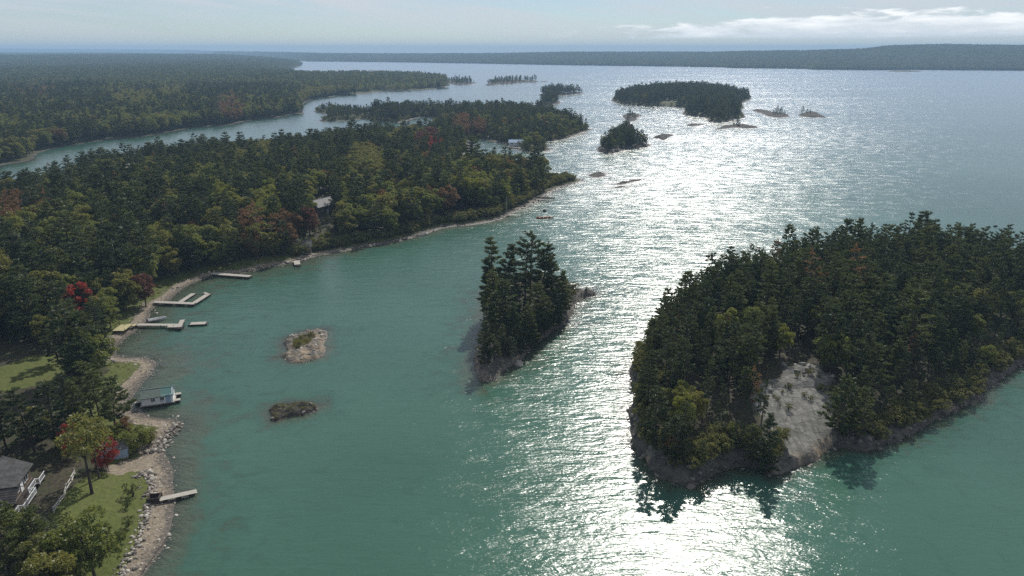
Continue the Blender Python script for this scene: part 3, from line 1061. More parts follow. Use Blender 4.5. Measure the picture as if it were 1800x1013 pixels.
def gen_leafy(seed, h=12.0, r=4.2, n_lobe=30, leaves=190, low=0.06, size=0.42):
    rs = np.random.default_rng(seed)
    wood = []
    lean = rs.normal(0, 0.04, 2)
    tp = np.array([lean[0] * h, lean[1] * h, h * 0.66])
    wood_tube(wood, [(0, 0, -0.6), (lean[0] * h * 0.3, lean[1] * h * 0.3, h * 0.3), tp], [0.24, 0.18, 0.07], 6)
    cz, rz = h * (low + 1) / 2, h * (1 - low) / 2
    cen = np.array([lean[0] * h * 0.5, lean[1] * h * 0.5, cz])
    C, D, Ls = [], [], []
    sq = rs.uniform(0.85, 1.15, 2)
    for i in range(n_lobe):
        # golden spiral over the crown, pushed in and out
        yv = 1 - 2 * (i + 0.5) / n_lobe
        a = i * 2.39996 + rs.normal(0, 0.3)
        rad = math.sqrt(max(0, 1 - yv * yv))
        k = rs.uniform(0.42, 0.86)
        lc = cen + np.array([math.cos(a) * rad * r * k * sq[0], math.sin(a) * rad * r * k * sq[1], yv * rz * k * (1.0 if yv > 0 else 0.8)])
        lr = r * rs.uniform(0.17, 0.38)
        if i % 3 == 0:
            wood_tube(wood, [np.array([lean[0], lean[1], 1]) * h * rs.uniform(0.3, 0.55) * (1, 1, 1), lc], [0.08, 0.025], 3)
        n = int(leaves * (lr / (0.32 * r)) ** 2)
        dv = unit(rs.normal(size=(n, 3)))
        dv[:, 2] = np.where(dv[:, 2] < -0.35, -dv[:, 2], dv[:, 2])
        rr = lr * rs.uniform(0.72, 1.08, n) ** 1.0
        C.append(lc + dv * rr[:, None] * (1, 1, 0.82))
        D.append(unit(dv * 0.35 + rs.normal(0, 0.8, (n, 3)) + (0, 0, -0.15)))
        Ls.append(rs.uniform(0.7, 1.25, n) * size)
    C, D, Ls = np.vstack(C), np.vstack(D), np.concatenate(Ls)
    V, F = tri_tufts(C, D, Ls, Ls * 0.85, rs)
    return merge(wood), (V, F)


PROTO_COL = bpy.data.collections.new('forest_kinds')      # never linked to the scene: only read by the scatter nodes
PROTOS = []


class Proto:
    pass


def add_proto(kind, tone, gen, h, r, bark=M_BARK):
    (wv, wf), (cv, cf) = gen
    p = Proto()
    p.kind, p.tone, p.h, p.r = kind, tone, h, r
    i = len(PROTOS)
    p.trunk = fast_mesh('trunk', wv, wf, [bark], smooth=True)
    p.crown = fast_mesh('crown', cv, cf, [LEAF[tone]])
    # one joined mesh for the scattered masses
    nw = len(wv)
    me = fast_mesh('forest_tree', np.vstack([wv, cv]), [wf, cf + nw], [bark, LEAF[tone]],
                   midx=np.concatenate([np.zeros(len(wf), int), np.ones(len(cf), int)]))
    o = bpy.data.objects.new('k%03d' % i, me)
    PROTO_COL.objects.link(o)
    PROTOS.append(p)
    return i


PINES, SPRUCES, LEAFY = [], [], {}
for s in range(7):
    hh = [16, 15, 17, 14, 16, 15, 13][s]
    PINES.append(add_proto('pine', 'pine' if s % 2 else 'pine_dark', gen_pine(100 + s, hh, 3.3 + 0.2 * (s % 4), 0.20 + 0.05 * (s % 3), 1.0, 0.30 + 0.09 * (s % 4), 0.3, 0.10), hh, 3.5))
for s in range(4):
    SPRUCES.append(add_proto('pine', 'pine_dark' if s % 2 else 'pine', gen_pine(200 + s, 17, 3.0 + 0.15 * s, 0.10, 1.35, 0.78, 0.15, 0.05), 17, 3.1))
SNAG = add_proto('pine', 'rust', gen_pine(280, 13, 1.9, 0.22, 0.12, 0.35, 0.5, 0.45), 13, 2.0, M_BARK_PALE)
SCRAGGY = [add_proto('pine', 'pine_dark', gen_pine(250 + s, 15, 2.5, 0.34, 0.75, 0.2, 0.55, 0.34), 15, 2.6) for s in range(3)]
for tone, cnt in (('green', 3), ('olive', 2), ('lime', 2), ('rust', 2), ('red', 2), ('maroon', 1)):
    LEAFY[tone] = [add_proto('leafy', tone, gen_leafy(300 + s + 10 * len(tone) + ord(tone[0]), 12, 4.0 + 0.25 * s, 24 + 3 * s), 12, 4.2) for s in range(cnt)]
SPARSE = add_proto('leafy', 'olive', gen_leafy(391, 10, 3.6, 15, 70, 0.42, 0.42), 10, 3.6)
SHRUB = [add_proto('shrub', 'shrub', gen_leafy(400 + s, 2.2, 1.5, 10, 60, 0.02, 0.22), 2.2, 1.5) for s in range(2)]


def gen_patch(seed, rad=30.0, n=85):
    """a patch of far canopy: many coarse trees in one mesh"""
    rs = np.random.default_rng(seed)
    groups = {0: [], 1: [], 2: [], 3: []}
    for i in range(n):
        rr, a = rad * math.sqrt(rs.random()), rs.uniform(0, 6.28)
        x, y = rr * math.cos(a), rr * math.sin(a)
        g = int(rs.choice([0, 1, 2, 3], p=[0.45, 0.28, 0.2, 0.07]))
        h = rs.uniform(11, 17) if g == 0 else rs.uniform(9, 14)
        m = 62
        if g == 0:
            t = rs.uniform(0, 1, m) ** 0.8
            ra = (0.35 + 2.9 * (1 - t) ** 0.8) * rs.uniform(0.6, 1.05, m)
            z = h * (0.22 + 0.78 * t)
        else:
            t = rs.uniform(-0.6, 1, m)
            ra = 3.6 * np.sqrt(np.maximum(0.02, 1 - t * t)) * rs.uniform(0.75, 1.05, m)
            z = h * 0.6 + h * 0.38 * t
        th = rs.uniform(0, 6.28, m)
        c = np.column_stack([x + ra * np.cos(th), y + ra * np.sin(th), z])
        d = unit(np.column_stack([np.cos(th), np.sin(th), np.full(m, 0.3)]) + rs.normal(0, 0.6, (m, 3)))
        L = rs.uniform(1.3, 2.2, m)
        V, F = tri_tufts(c, d, L, L * 0.75, rs)
        groups[g].append((V, F))
    vs, fs, mi, b = [], [], [], 0
    for g, lst in groups.items():
        if lst:
            V, F = merge(lst)
            vs.append(V)
            fs.append(F + b)
            mi.append(np.full(len(F), g))
            b += len(V)
    me = fast_mesh('forest_patch', np.vstack(vs), np.vstack(fs), [LEAF['pine'], LEAF['green'], LEAF['olive'], LEAF['rust']], midx=np.concatenate(mi))
    return me


PATCH = []
for s in range(4):
    p = Proto()
    p.kind, p.tone, p.h, p.r = 'patch', '', 15, 30
    PATCH.append(len(PROTOS))
    PROTO_COL.objects.link(bpy.data.objects.new('k%03d' % len(PROTOS), gen_patch(500 + s)))
    PROTOS.append(p)


def scatter_group():
    ng = bpy.data.node_groups.new('scatter', 'GeometryNodeTree')
    ng.interface.new_socket('Geometry', in_out='INPUT', socket_type='NodeSocketGeometry')
    ng.interface.new_socket('Geometry', in_out='OUTPUT', socket_type='NodeSocketGeometry')
    N, Lk = ng.nodes, ng.links
    gi, go = N.new('NodeGroupInput'), N.new('NodeGroupOutput')
    ci = N.new('GeometryNodeCollectionInfo')
    ci.inputs['Collection'].default_value = PROTO_COL
    ci.inputs['Separate Children'].default_value = True
    ci.inputs['Reset Children'].default_value = True
    iop = N.new('GeometryNodeInstanceOnPoints')
    iop.inputs['Pick Instance'].default_value = True
    def named(name, typ):
        a = N.new('GeometryNodeInputNamedAttribute')
        a.data_type = typ
        a.inputs['Name'].default_value = name
        return [o for o in a.outputs if o.enabled and o.name == 'Attribute'][0]
    Lk.new(gi.outputs[0], iop.inputs['Points'])
    Lk.new(ci.outputs[0], iop.inputs['Instance'])
    Lk.new(named('idx', 'INT'), iop.inputs['Instance Index'])
    rot = N.new('ShaderNodeCombineXYZ')
    Lk.new(named('rot', 'FLOAT'), rot.inputs[2])
    Lk.new(rot.outputs[0], iop.inputs['Rotation'])
    Lk.new(named('scl', 'FLOAT_VECTOR'), iop.inputs['Scale'])
    Lk.new(iop.outputs[0], go.inputs[0])
    return ng


SCATTER = scatter_group()


def scatter(name, pts, idx, rot, scl, label, cat):
    me = bpy.data.meshes.new(name)
    pts = np.asarray(pts, np.float32)
    me.vertices.add(len(pts))
    me.vertices.foreach_set('co', pts.ravel())
    a = me.attributes.new('idx', 'INT', 'POINT')
    a.data.foreach_set('value', np.asarray(idx, np.int32))
    a = me.attributes.new('rot', 'FLOAT', 'POINT')
    a.data.foreach_set('value', np.asarray(rot, np.float32))
    a = me.attributes.new('scl', 'FLOAT_VECTOR', 'POINT')
    a.data.foreach_set('vector', np.asarray(scl, np.float32).ravel())
    o = link(name, me)
    md = o.modifiers.new('scatter', 'NODES')
    md.node_group = SCATTER
    return tag(o, label, cat, kind='stuff')


def jitter_points(land, sp, setback, ymin=-1e9, ymax=1e9):
    y1 = min(land.hi[1], ymax)
    xs = np.arange(max(land.lo[0], -y1 * 0.95 - 60), min(land.hi[0], y1 * 0.95 + 60), sp)
    ys = np.arange(max(land.lo[1], ymin), y1, sp * 0.87)
    X, Y = np.meshgrid(xs, ys)
    X = X + (np.arange(len(ys)) % 2)[:, None] * sp * 0.5
    X = (X + rng.uniform(-0.42, 0.42, X.shape) * sp).ravel()
    Y = (Y + rng.uniform(-0.42, 0.42, Y.shape) * sp).ravel()
    u, v, dp = project(np.column_stack([X, Y, np.full(len(X), 6.0)]))
    k = (u > -260) & (u < 2060) & (v < 1160) & (v > 60) & (dp > 20)
    X, Y = X[k], Y[k]
    d = land.dist(X, Y)
    k = d > setback
    X, Y, d = X[k], Y[k], d[k]
    return np.column_stack([X, Y, land.height(X, Y, d)]), d


# every tree to plant: position, prototype, height, turn, where
TREES = []


def plant(p, proto, h, where, keep=False, note=None, wide=1.0):
    TREES.append(dict(p=np.array(p, float), i=proto, s=h / PROTOS[proto].h, wide=wide, rot=rng.uniform(0, 6.28), where=where, keep=keep, note=note))


# colour spots seen in the photograph: (u, v, radius, tone)
SPOTS = [(757, 250, 13, 'red'), (750, 247, 26, 'maroon'), (401, 437, 6, 'red'), (345, 447, 9, 'maroon'), (12, 372, 34, 'rust'), (28, 398, 26, 'lime'), (440, 385, 20, 'rust'),
         (505, 392, 24, 'rust'), (533, 395, 14, 'maroon'), (520, 410, 14, 'lime'), (387, 350, 26, 'lime'), (470, 355, 26, 'lime'), (425, 365, 14, 'olive'), (105, 383, 10, 'lime'),
         (60, 140, 46, 'rust'), (405, 187, 26, 'rust'), (812, 215, 18, 'rust'), (842, 218, 14, 'rust'), (900, 172, 8, 'rust'), (925, 288, 11, 'rust'), (700, 240, 12, 'olive'),
         (832, 320, 22, 'lime'), (790, 325, 16, 'olive'), (720, 232, 16, 'olive'), (440, 255, 40, 'olive'), (222, 492, 20, 'olive'), (170, 445, 16, 'olive'), (85, 462, 18, 'olive'), (640, 285, 36, 'olive'), (920, 310, 16, 'olive'),
         (10, 580, 24, 'lime'), (300, 440, 16, 'olive'), (230, 160, 40, 'olive'), (560, 140, 50, 'olive'), (300, 150, 30, 'olive')]


def tone_at(u, v, r):
    for su, sv, sr, t in SPOTS:
        if (u - su) ** 2 + ((v - sv) * 1.25) ** 2 < sr * sr and r < 0.85:
            return t
    return None


def pick_leafy(tone):
    return int(rng.choice(LEAFY[tone]))


def fill(land, where, sp, setback, leafy_frac, hp, hl, clear=(), extra=None):
    P, D = jitter_points(land, sp, setback)
    u, v, _ = project(P)
    ok = np.ones(len(P), bool)
    for c in clear:
        ok &= ~in_poly(u, v, c)
    if extra is not None:
        ok &= extra(P, D, u, v)
    P, D, u, v = P[ok], D[ok], u[ok], v[ok]
    stand = fbm(P[:, 0] / 30, P[:, 1] / 30, 81, 3)             # stands of one kind
    uc, vc, _ = project(P + (0, 0, 7.5))
    for k in range(len(P)):
        t = tone_at(uc[k], vc[k], rng.random())
        lf = leafy_frac(P[k], u[k], v[k]) if callable(leafy_frac) else leafy_frac
        edge = 0.68 + 0.32 * min(1, D[k] / 12)
        if t:
            plant(P[k] - (0, 0, 0.2), pick_leafy(t), hl * rng.uniform(0.85, 1.15) * edge, where)
        elif lf + stand[k] * 1.3 > rng.random() and lf > 0.01:
            tone = rng.choice(['green', 'olive', 'lime', 'rust'], p=[0.55, 0.33, 0.07, 0.05])
            plant(P[k] - (0, 0, 0.2), pick_leafy(str(tone)), hl * rng.uniform(0.62, 1.2) * edge, where)
        else:
            q = rng.random()
            scr = (0.22 if where == 'big' else 0.08) * (2.2 if D[k] < 12 and where == 'big' else 1)
            i = SNAG if q < 0.018 else rng.choice(SPRUCES) if q < 0.16 else rng.choice(SCRAGGY) if q < 0.16 + scr else rng.choice(PINES)
            plant(P[k] - (0, 0, 0.2), int(i), hp * (rng.uniform(0.62, 1.12) + (0.26 if rng.random() < 0.14 else 0)) * edge, where, wide=0.86 if where == 'big' else 1.0)


BARE_NEAR = [(150, 800), (215, 790), (240, 740), (200, 735), (235, 700), (200, 640), (190, 600), (225, 560), (300, 505), (350, 478), (420, 478), (330, 520), (280, 560), (260, 610), (290, 640),
             (250, 700), (330, 740), (300, 800), (320, 1100), (150, 1100), (60, 1030), (-60, 1030), (-60, 800), (60, 780)]
FIELD_CLEAR = [(-80, 612), (50, 606), (108, 632), (122, 690), (245, 700), (245, 840), (-80, 840)]
ROOF_CLEAR = [(548, 380), (552, 345), (590, 338), (598, 372), (575, 388)]


def shore_leafy(p, u, v):
    if p[1] > 260 and u > 560:
        return 0.62 if v > 285 else 0.40
    if v > 560:
        return 0.30
    return 0.46 if v > 330 else 0.34


fill(shore, 'shore', 5.0, 6.5, shore_leafy, 16, 12.5, [BARE_NEAR, LAWN_PX, FIELD_CLEAR, FIELD_PX, STRIP_PX, ROOF_CLEAR, SPIT_PX],
     lambda P, D, u, v: (P[:, 1] > 90) & ~((u > 790) & (u < 900) & (v > 372) & (v < 400)) & ~((u > 952) & (v < 350) & (v > 300)))


def SLAB_CLEAR(P, D, u, v):
    m = slab_mask(P[:, 0], P[:, 1])
    for k in (3.0, 6.0, 9.0):                      # keep the sun on the slab: thin the trees on its sunny side
        m = np.maximum(m, slab_mask(P[:, 0] - k * 0.27, P[:, 1] - k) * (rng.random(len(P)) < 0.75))
    tip = (u > 1225) & (u < 1335) & (v > 770)
    return (m < 0.55) & ~tip

fill(big, 'big', 4.35, 1.8, 0.03, 13.2, 9, [], SLAB_CLEAR)
fill(back, 'back', 5.6, 4.0, lambda p, u, v: 0.42 if v > 215 else 0.10, 13.0, 11, [[(795, 256), (790, 244), (850, 240), (870, 250)]])
fill(suni, 'suni', 5.5, 3.5, 0.06, 12, 9, [[(1160, 190), (1160, 178), (1188, 176), (1192, 190)]])
for key, sp, sb, hp in (('tree_islet', 4.6, 2.5, 12), ('channel_islet', 6, 4, 13), ('screened_islet', 6, 3, 14), ('far_islet', 11, 5, 11), ('far_long_islet', 12, 5, 11)):
    fill(ISLETS[key][0], 'islets', sp, sb, 0.05, hp, 9)
for key, spots in (('little_pine_rock', [(1107, 209, 9), (1112, 208, 7), (1104, 211, 6), (1116, 210, 6)]), ('pine_rock', [(1295, 222, 9), (1299, 223, 6), (1290, 223, 4)]),
                   ('low_islet', [(1366, 203, 10), (1372, 203, 8), (1362, 204, 7), (1358, 203, 5), (1378, 204, 5)]), ('double_rock', [(1410, 202, 9), (1418, 203, 6), (1424, 203, 5)])):
    for u, v, h in spots:
        x, y, _ = W(u, v)
        L = ISLETS[key][0]
        z = float(L.height(np.array([x]), np.array([y]))[0])
        plant((x, y, max(z, 0) - 0.1), int(rng.choice(PINES + SPRUCES)), h, 'islets', wide=1.15)

# mainland: single trees as far as they can be told apart, canopy patches beyond
P, D = jitter_points(main, 6.0, 1.8, ymax=1250)
uc, vc, _ = project(P + (0, 0, 7.5))
stand = fbm(P[:, 0] / 40, P[:, 1] / 40, 83, 3)
m_idx, m_s = [], []
for k in range(len(P)):
    t = tone_at(uc[k], vc[k], rng.random() * 1.2)
    if t is None:
        if 0.5 + stand[k] * 1.5 > rng.random():
            t = str(rng.choice(['green', 'olive', 'lime', 'rust'], p=[0.48, 0.39, 0.06, 0.07]))
            m_idx.append(pick_leafy(t)); m_s.append(rng.uniform(0.85, 1.25) * 1.08)
        else:
            m_idx.append(int(rng.choice(PINES + SPRUCES[:2]))); m_s.append(rng.uniform(0.75, 1.2))
    else:
        m_idx.append(pick_leafy(t)); m_s.append(rng.uniform(0.9, 1.2) * 1.08)
main_near = (P - (0, 0, 0.3), np.array(m_idx), np.array(m_s))
P, D = jitter_points(main, 42.0, 14.0, ymin=1235)
main_far = P


def hit(land, u, v):
    """where the view ray through a photo pixel meets the land"""
    z = 0.0
    for _ in range(6):
        p = W(u, v, z)
        z = 0.5 * z + 0.5 * max(0.0, float(land.height(p[:1], p[1:2])[0]))
    p = W(u, v, z)
    return np.array((p[0], p[1], max(0.0, float(land.height(p[:1], p[1:2])[0]))))


# --- trees placed one by one ------------------------------------------------
for u, v, h, i, note in [
        (866, 548, 21, SPRUCES[0], 'tall dense pine at the left end of the small island, layered top'),
        (893, 545, 18.5, SPRUCES[1], 'second tall pine from the left on the small island skyline'),
        (934, 548, 21.5, PINES[2], 'tallest pine on the small island, with an open straggly crown'),
        (923, 546, 19, SCRAGGY[0], 'thin bare-branched pine leaning out beside the tallest small-island pine'),
        (953, 542, 19, SPRUCES[2], 'dense tall pine just right of the tallest on the small island'),
        (971, 552, 16, SPRUCES[3], 'stepped-down pine third from the spit end of the small island'),
        (986, 556, 13, SPRUCES[0], 'rightmost full pine above the spit of the small island'),
        (884, 592, 14.5, PINES[1], 'green pine in front of the left pair on the small island'),
        (904, 606, 11, SPRUCES[1], 'short front pine above the pale rocks of the small island'),
        (932, 612, 12, SPRUCES[2], 'dark front pine over the waterline on the small island'),
        (959, 588, 10, PINES[3], 'low bushy pine on the right flank of the small island'),
        (978, 574, 10.5, SPRUCES[1], 'low conical pine nearest the curved beach of the small island'),
        (946, 584, 13, PINES[5], 'olive pine in the middle front of the small island'),
        (913, 574, 10.5, PINES[0], 'dark pine filling the gap in the small island wood'),
        (853, 640, 10.5, SPRUCES[3], 'lone short pine on the front rock of the small island'),
        (870, 572, 15.5, SPRUCES[2], 'dark pine on the left flank of the small island'),
        (862, 556, 16, SPRUCES[1], 'leftmost dark pine overhanging the small island shore'),
        (996, 548, 7.5, PINES[6], 'smallest pine at the foot of the small island spit'),
        (868, 632, 6.5, PINES[3], 'small pine right of the lone front-rock pine'),
        (884, 622, 7.5, SPRUCES[0], 'small dark pine above the pale front rocks'),
        (898, 630, 5.5, PINES[6], 'smallest pine over the front waterline of the small island'),
        (916, 622, 7.0, SPRUCES[3], 'small conical pine near the pinkish sunken rock'),
        (862, 606, 9.0, PINES[2], 'mid-sized pine on the left flank behind the lone front pine'),
        (943, 602, 8.5, SPRUCES[1], 'mid-sized pine on the shaded right shore of the small island'),
        (905, 560, 11, PINES[4], 'broad pine between the two tall groups on the small island')]:
    plant(hit(mid, u, v) - (0, 0, 0.2), i, h, 'mid', True, note, 1.12)
for u, v, h, i, w, note in [
        (168, 1012, 13.0, LEAFY['green'][0], 1.05, 'large dark green tree at the foot of the lawn'),
        (92, 1075, 10.5, LEAFY['olive'][0], 1.2, 'round olive tree cut off by the bottom edge'),
        (15, 1010, 11, PINES[1], 1.1, 'pine at the bottom left corner below the house'),
        (62, 990, 9, PINES[3], 1.1, 'short pine in front of the white deck railing'),
        (-30, 985, 12, PINES[5], 1.1, 'pine cut off by the left edge below the house'),
        (30, 968, 8.5, LEAFY['green'][2], 1.1, 'rounded green tree covering the near corner of the house'),
        (78, 1022, 9, LEAFY['olive'][1], 1.1, 'olive tree between the round olive tree and the corner pine'),
        (132, 968, 7.0, LEAFY['green'][0], 1.1, 'green tree left of the large lawn tree'),
        (-12, 935, 9, PINES[3], 1.1, 'pine at the left edge in front of the house'),
        (112, 1000, 8, LEAFY['green'][1], 1.0, 'small green tree between the lawn tree and the corner pines'),
        (22, 936, 4.5, LEAFY['lime'][0], 1.0, 'yellow shrub beside the white deck railing'),
        (212, 955, 3.0, LEAFY['green'][2], 0.9, 'small bush at the lower edge of the lawn'),
        (162, 868, 13.5, SPARSE, 0.92, 'thin-crowned tree with a bare trunk on the lawn'),
        (174, 842, 10.5, SPARSE, 0.8, 'second bare-trunked tree, nearer the blue shed'),
        (190, 822, 8.0, LEAFY['red'][0], 0.85, 'bright red maple behind the blue shed'),
        (130, 806, 8.2, LEAFY['red'][1], 0.7, 'small red maple left of the thin-crowned trees'),
        (60, 795, 13, PINES[2], 1.1, 'dark pine behind the grey house roof'),
        (100, 786, 13, PINES[0], 1.1, 'dark pine between the house and the red maple'),
        (14, 790, 11.5, PINES[4], 1.1, 'tall dark pine at the left edge above the house'),
        (142, 778, 12.5, SPRUCES[0], 1.1, 'dark conical pine above the small red maple'),
        (-22, 800, 13, PINES[6], 1.1, 'dark pine just outside the left edge above the house'),
        (178, 764, 12.5, PINES[1], 1.1, 'green pine between the red maple and the boathouse'),
        (202, 750, 10.5, PINES[3], 1.1, 'pine at the beach edge left of the boathouse'),
        (164, 732, 12, PINES[5], 1.1, 'pine below the small field, second from the beach'),
        (128, 752, 11, PINES[2], 1.1, 'pine below the small field, third from the beach'),
        (66, 772, 8, LEAFY['olive'][1], 1.1, 'olive tree at the near edge of the small field'),
        (240, 794, 6.5, LEAFY['green'][2], 1.15, 'rounded dark green tree beside the stone pile'),
        (264, 780, 4.0, LEAFY['olive'][1], 1.1, 'low olive bush at the end of the stone pile'),
        (223, 768, 5.5, LEAFY['rust'][0], 1.0, 'orange shrub behind the boathouse walkway'),
        (208, 776, 4.5, LEAFY['lime'][1], 1.0, 'yellow-green shrub by the orange shrub'),
        (132, 668, 17.5, PINES[4], 1.35, 'big spreading pine standing above the small field'),
        (104, 640, 12, PINES[0], 1.1, 'dark pine at the top corner of the small field'),
        (168, 655, 12.5, PINES[1], 1.2, 'pine right of the big spreading pine'),
        (186, 640, 9.5, LEAFY['green'][1], 1.1, 'green tree at the back of the curved beach'),
        (152, 692, 12, PINES[6], 1.2, 'pine in front of the big spreading pine'),
        (148, 572, 15.5, LEAFY['red'][0], 0.8, 'tall bright red maple in the dark wood above the docks'),
        (222, 546, 13.5, LEAFY['olive'][0], 1.0, 'rounded olive tree behind the grassy bank'),
        (256, 538, 12.5, LEAFY['maroon'][0], 0.95, 'reddish brown rounded tree behind the grassy bank'),
        (196, 577, 10, LEAFY['green'][0], 1.0, 'dark green tree at the top of the timber ramp'),
        (178, 608, 12, PINES[2], 1.1, 'dark pine beside the timber ramp')]:
    plant(hit(shore, u, v) - (0, 0, 0.2 + (0.11 * h if PROTOS[i].kind == 'leafy' and i != SPARSE else 0)), i, h, 'shore', True, note, w)
for u, v, h, i, note in [
        (1345, 834, 12.0, SPRUCES[3], 'tall narrow pine at the waterline in front of the granite slab'),
        (1318, 824, 8.5, PINES[1], 'pine left of the tall waterline pine by the slab'),
        (1476, 768, 12.5, PINES[3], 'pine on the right edge of the granite slab'),
        (1512, 776, 11, PINES[1], 'olive pine on the shore right of the slab'),
        (1232, 834, 5, PINES[5], 'short pine above the pale boulder at the southern rock tip'),
        (1185, 812, 9, PINES[6], 'pine above the southern rocks near the west cliff'),
        (1152, 790, 12, PINES[0], 'pine on the western cliff of the large island'),
        (1290, 806, 6, PINES[2], 'short pine on the dark shore left of the slab')]:
    plant(hit(big, u, v) - (0, 0, 0.3), i, h, 'big', True, note)

for t in TREES:
    u, v, _ = project(t['p'])
    if t['where'] == 'back' and u[0] < 655:
        t['s'] *= 0.62
    if t['where'] == 'shore' and not t['keep'] and t['p'][1] > 330 and u[0] < 800:
        t['s'] *= 0.84
    if t['where'] == 'big' and not t['keep']:
        d_ = float(big.dist(t['p'][:1], t['p'][1:2])[0])
        f_ = t['p'][:2] - np.array((math.sin(SUN_AZ), math.cos(SUN_AZ))) * (1.35 * d_ + 1.0)
        if d_ < 14 and t['p'][1] < 190 and big.dist(f_[:1], f_[1:2])[0] < 0.4 * d_:      # low growth towards the open shore
            tip_ = abs(t['p'][0] - 37.5) < 6.5
            t['s'] = min(t['s'], ((1.0 if tip_ else 3.2) + (0.7 if tip_ else 0.8) * d_) / PROTOS[t['i']].h)
# lower growth in front of the roofs that show through the wood
for t in TREES:
    if t['keep'] or t['where'] not in ('shore', 'back'):
        continue
    u, v, _ = project(t['p'])
    u, v = u[0], v[0]
    for bu, bv, hw, top, cap in ((570, 376, 24, 62, 4.5), (148, 580, 34, 62, 6.0), (230, 312, 14, 40, 5), (118, 332, 12, 40, 5), (535, 440, 14, 24, 4), (910, 258, 16, 12, 2)):
        if abs(u - bu) < hw and -6 < v - bv < top:
            t['s'] = min(t['s'], cap / PROTOS[t['i']].h)

# --- which trees become objects of their own --------------------------------
for t in TREES:
    pr = PROTOS[t['i']]
    hgt = pr.h * t['s']
    u, v, dp = project(t['p'] + (0, 0, hgt * 0.6))
    t['u'], t['v'], t['px'], t['hgt'] = u[0], v[0], hgt / dp[0] * FPX, hgt
    t['seen'] = -20 < u[0] < 1820 and -20 < v[0] < 1030
    t['solo'] = False
for kind, cap in (('pine', 300), ('leafy', 300)):
    c = [t for t in TREES if PROTOS[t['i']].kind == kind and t['seen'] and t['where'] in ('shore', 'big', 'mid')]
    c.sort(key=lambda t: -(t['px'] + (1000 if t['keep'] else 0)))
    for t in c[:cap]:
        t['solo'] = True

MARKS = {
    'big': [(1405, 720, 'the bare granite slab'), (1120, 700, 'the western cliff notch'), (1215, 840, 'the southern rock tip'), (1620, 735, 'the bouldery south shore'),
            (1780, 640, 'the pale rocks at the right edge'), (1290, 480, "the island's sparse north-west shore"), (1470, 420, "the island's back skyline"), (1700, 440, 'the skyline at the right edge'),
            (1210, 640, "the island's western wood"), (1560, 560, "the middle of the island's wood")],
    'mid': [(920, 560, 'the middle of the small island')],
    'shore': [(275, 700, 'the boathouse'), (40, 660, 'the small field'), (40, 870, 'the grey-roofed house'), (260, 572, 'the timber ramp dock'), (310, 530, 'the L-shaped dock'), (405, 483, 'the white straight dock'),
              (140, 512, 'the red maple above the docks'), (20, 400, 'the yellow trees at the left edge'), (535, 440, 'the dark gazebo'), (520, 395, 'the rust trees by the gazebo'), (570, 360, 'the pale forest roof'),
              (745, 413, 'the flat shore rock'), (840, 385, 'the flagpole bank'), (950, 330, 'the headland tip'), (640, 420, 'the shaded middle shore'), (400, 350, 'the lime-green trees'), (200, 450, 'the wood behind the docks'), (60, 520, 'the left edge wood')]}
ORD = ['nearest', 'second nearest', 'third nearest', 'fourth nearest', 'fifth nearest', 'sixth nearest', 'seventh nearest', 'eighth nearest', 'ninth nearest']
TONE = {'pine': 'olive green', 'pine_dark': 'dark green', 'green': 'green', 'olive': 'olive', 'lime': 'yellow-green', 'rust': 'rust-coloured', 'red': 'red', 'maroon': 'reddish brown'}


def describe():
    solo = [t for t in TREES if t['solo']]
    books = {}
    for t in solo:
        pr = PROTOS[t['i']]
        if t['note']:
            continue
        size = 'tall' if t['hgt'] > (15.5 if pr.kind == 'pine' else 12.5) else 'short' if t['hgt'] < (11.5 if pr.kind == 'pine' else 9.5) else 'middling'
        noun = 'pine' if pr.kind == 'pine' else 'broadleaf tree'
        shape = 'conical ' if t['i'] in SPRUCES else 'straggly ' if t['i'] in SCRAGGY else 'layered ' if pr.kind == 'pine' else 'round '
        m = min(MARKS[t['where']], key=lambda k: (k[0] - t['u']) ** 2 + (k[1] - t['v']) ** 2)
        d = math.hypot(m[0] - t['u'], m[1] - t['v'])
        du, dv = t['u'] - m[0], t['v'] - m[1]
        side = ('right of' if du > 0 else 'left of') if abs(du) > abs(dv) * 1.2 else ('below' if dv > 0 else 'above')
        books.setdefault((f"{size} {TONE[pr.tone]} {shape}{noun}", side + ' ' + m[2]), []).append((d, id(t), t))
    for (look, mark), lst in books.items():
        lst.sort()
        for k, (d, _, t) in enumerate(lst):
            t['label'] = f"{look}, {ORD[k]} {mark}" if k < len(ORD) else f"{look} farther off {mark}"


describe()
GROUP = {'big': 'trees on the large granite island', 'mid': 'pines on the small island', 'shore': 'trees along the near shore'}
NAMES = {'pine': 'pine_tree', 'leafy': 'broadleaf_tree', 'shrub': 'shrub'}
for t in TREES:
    if not t['solo']:
        continue
    pr = PROTOS[t['i']]
    root = empty(NAMES[pr.kind] if pr.tone not in ('red',) else 'red_maple_tree', t['p'], t['rot'])
    root.scale = (t['s'] * t['wide'], t['s'] * t['wide'], t['s'])
    link('trunk', pr.trunk, root)
    link('crown', pr.crown, root)
    tag(root, t['note'] or t['label'], 'tree', GROUP[t['where']])

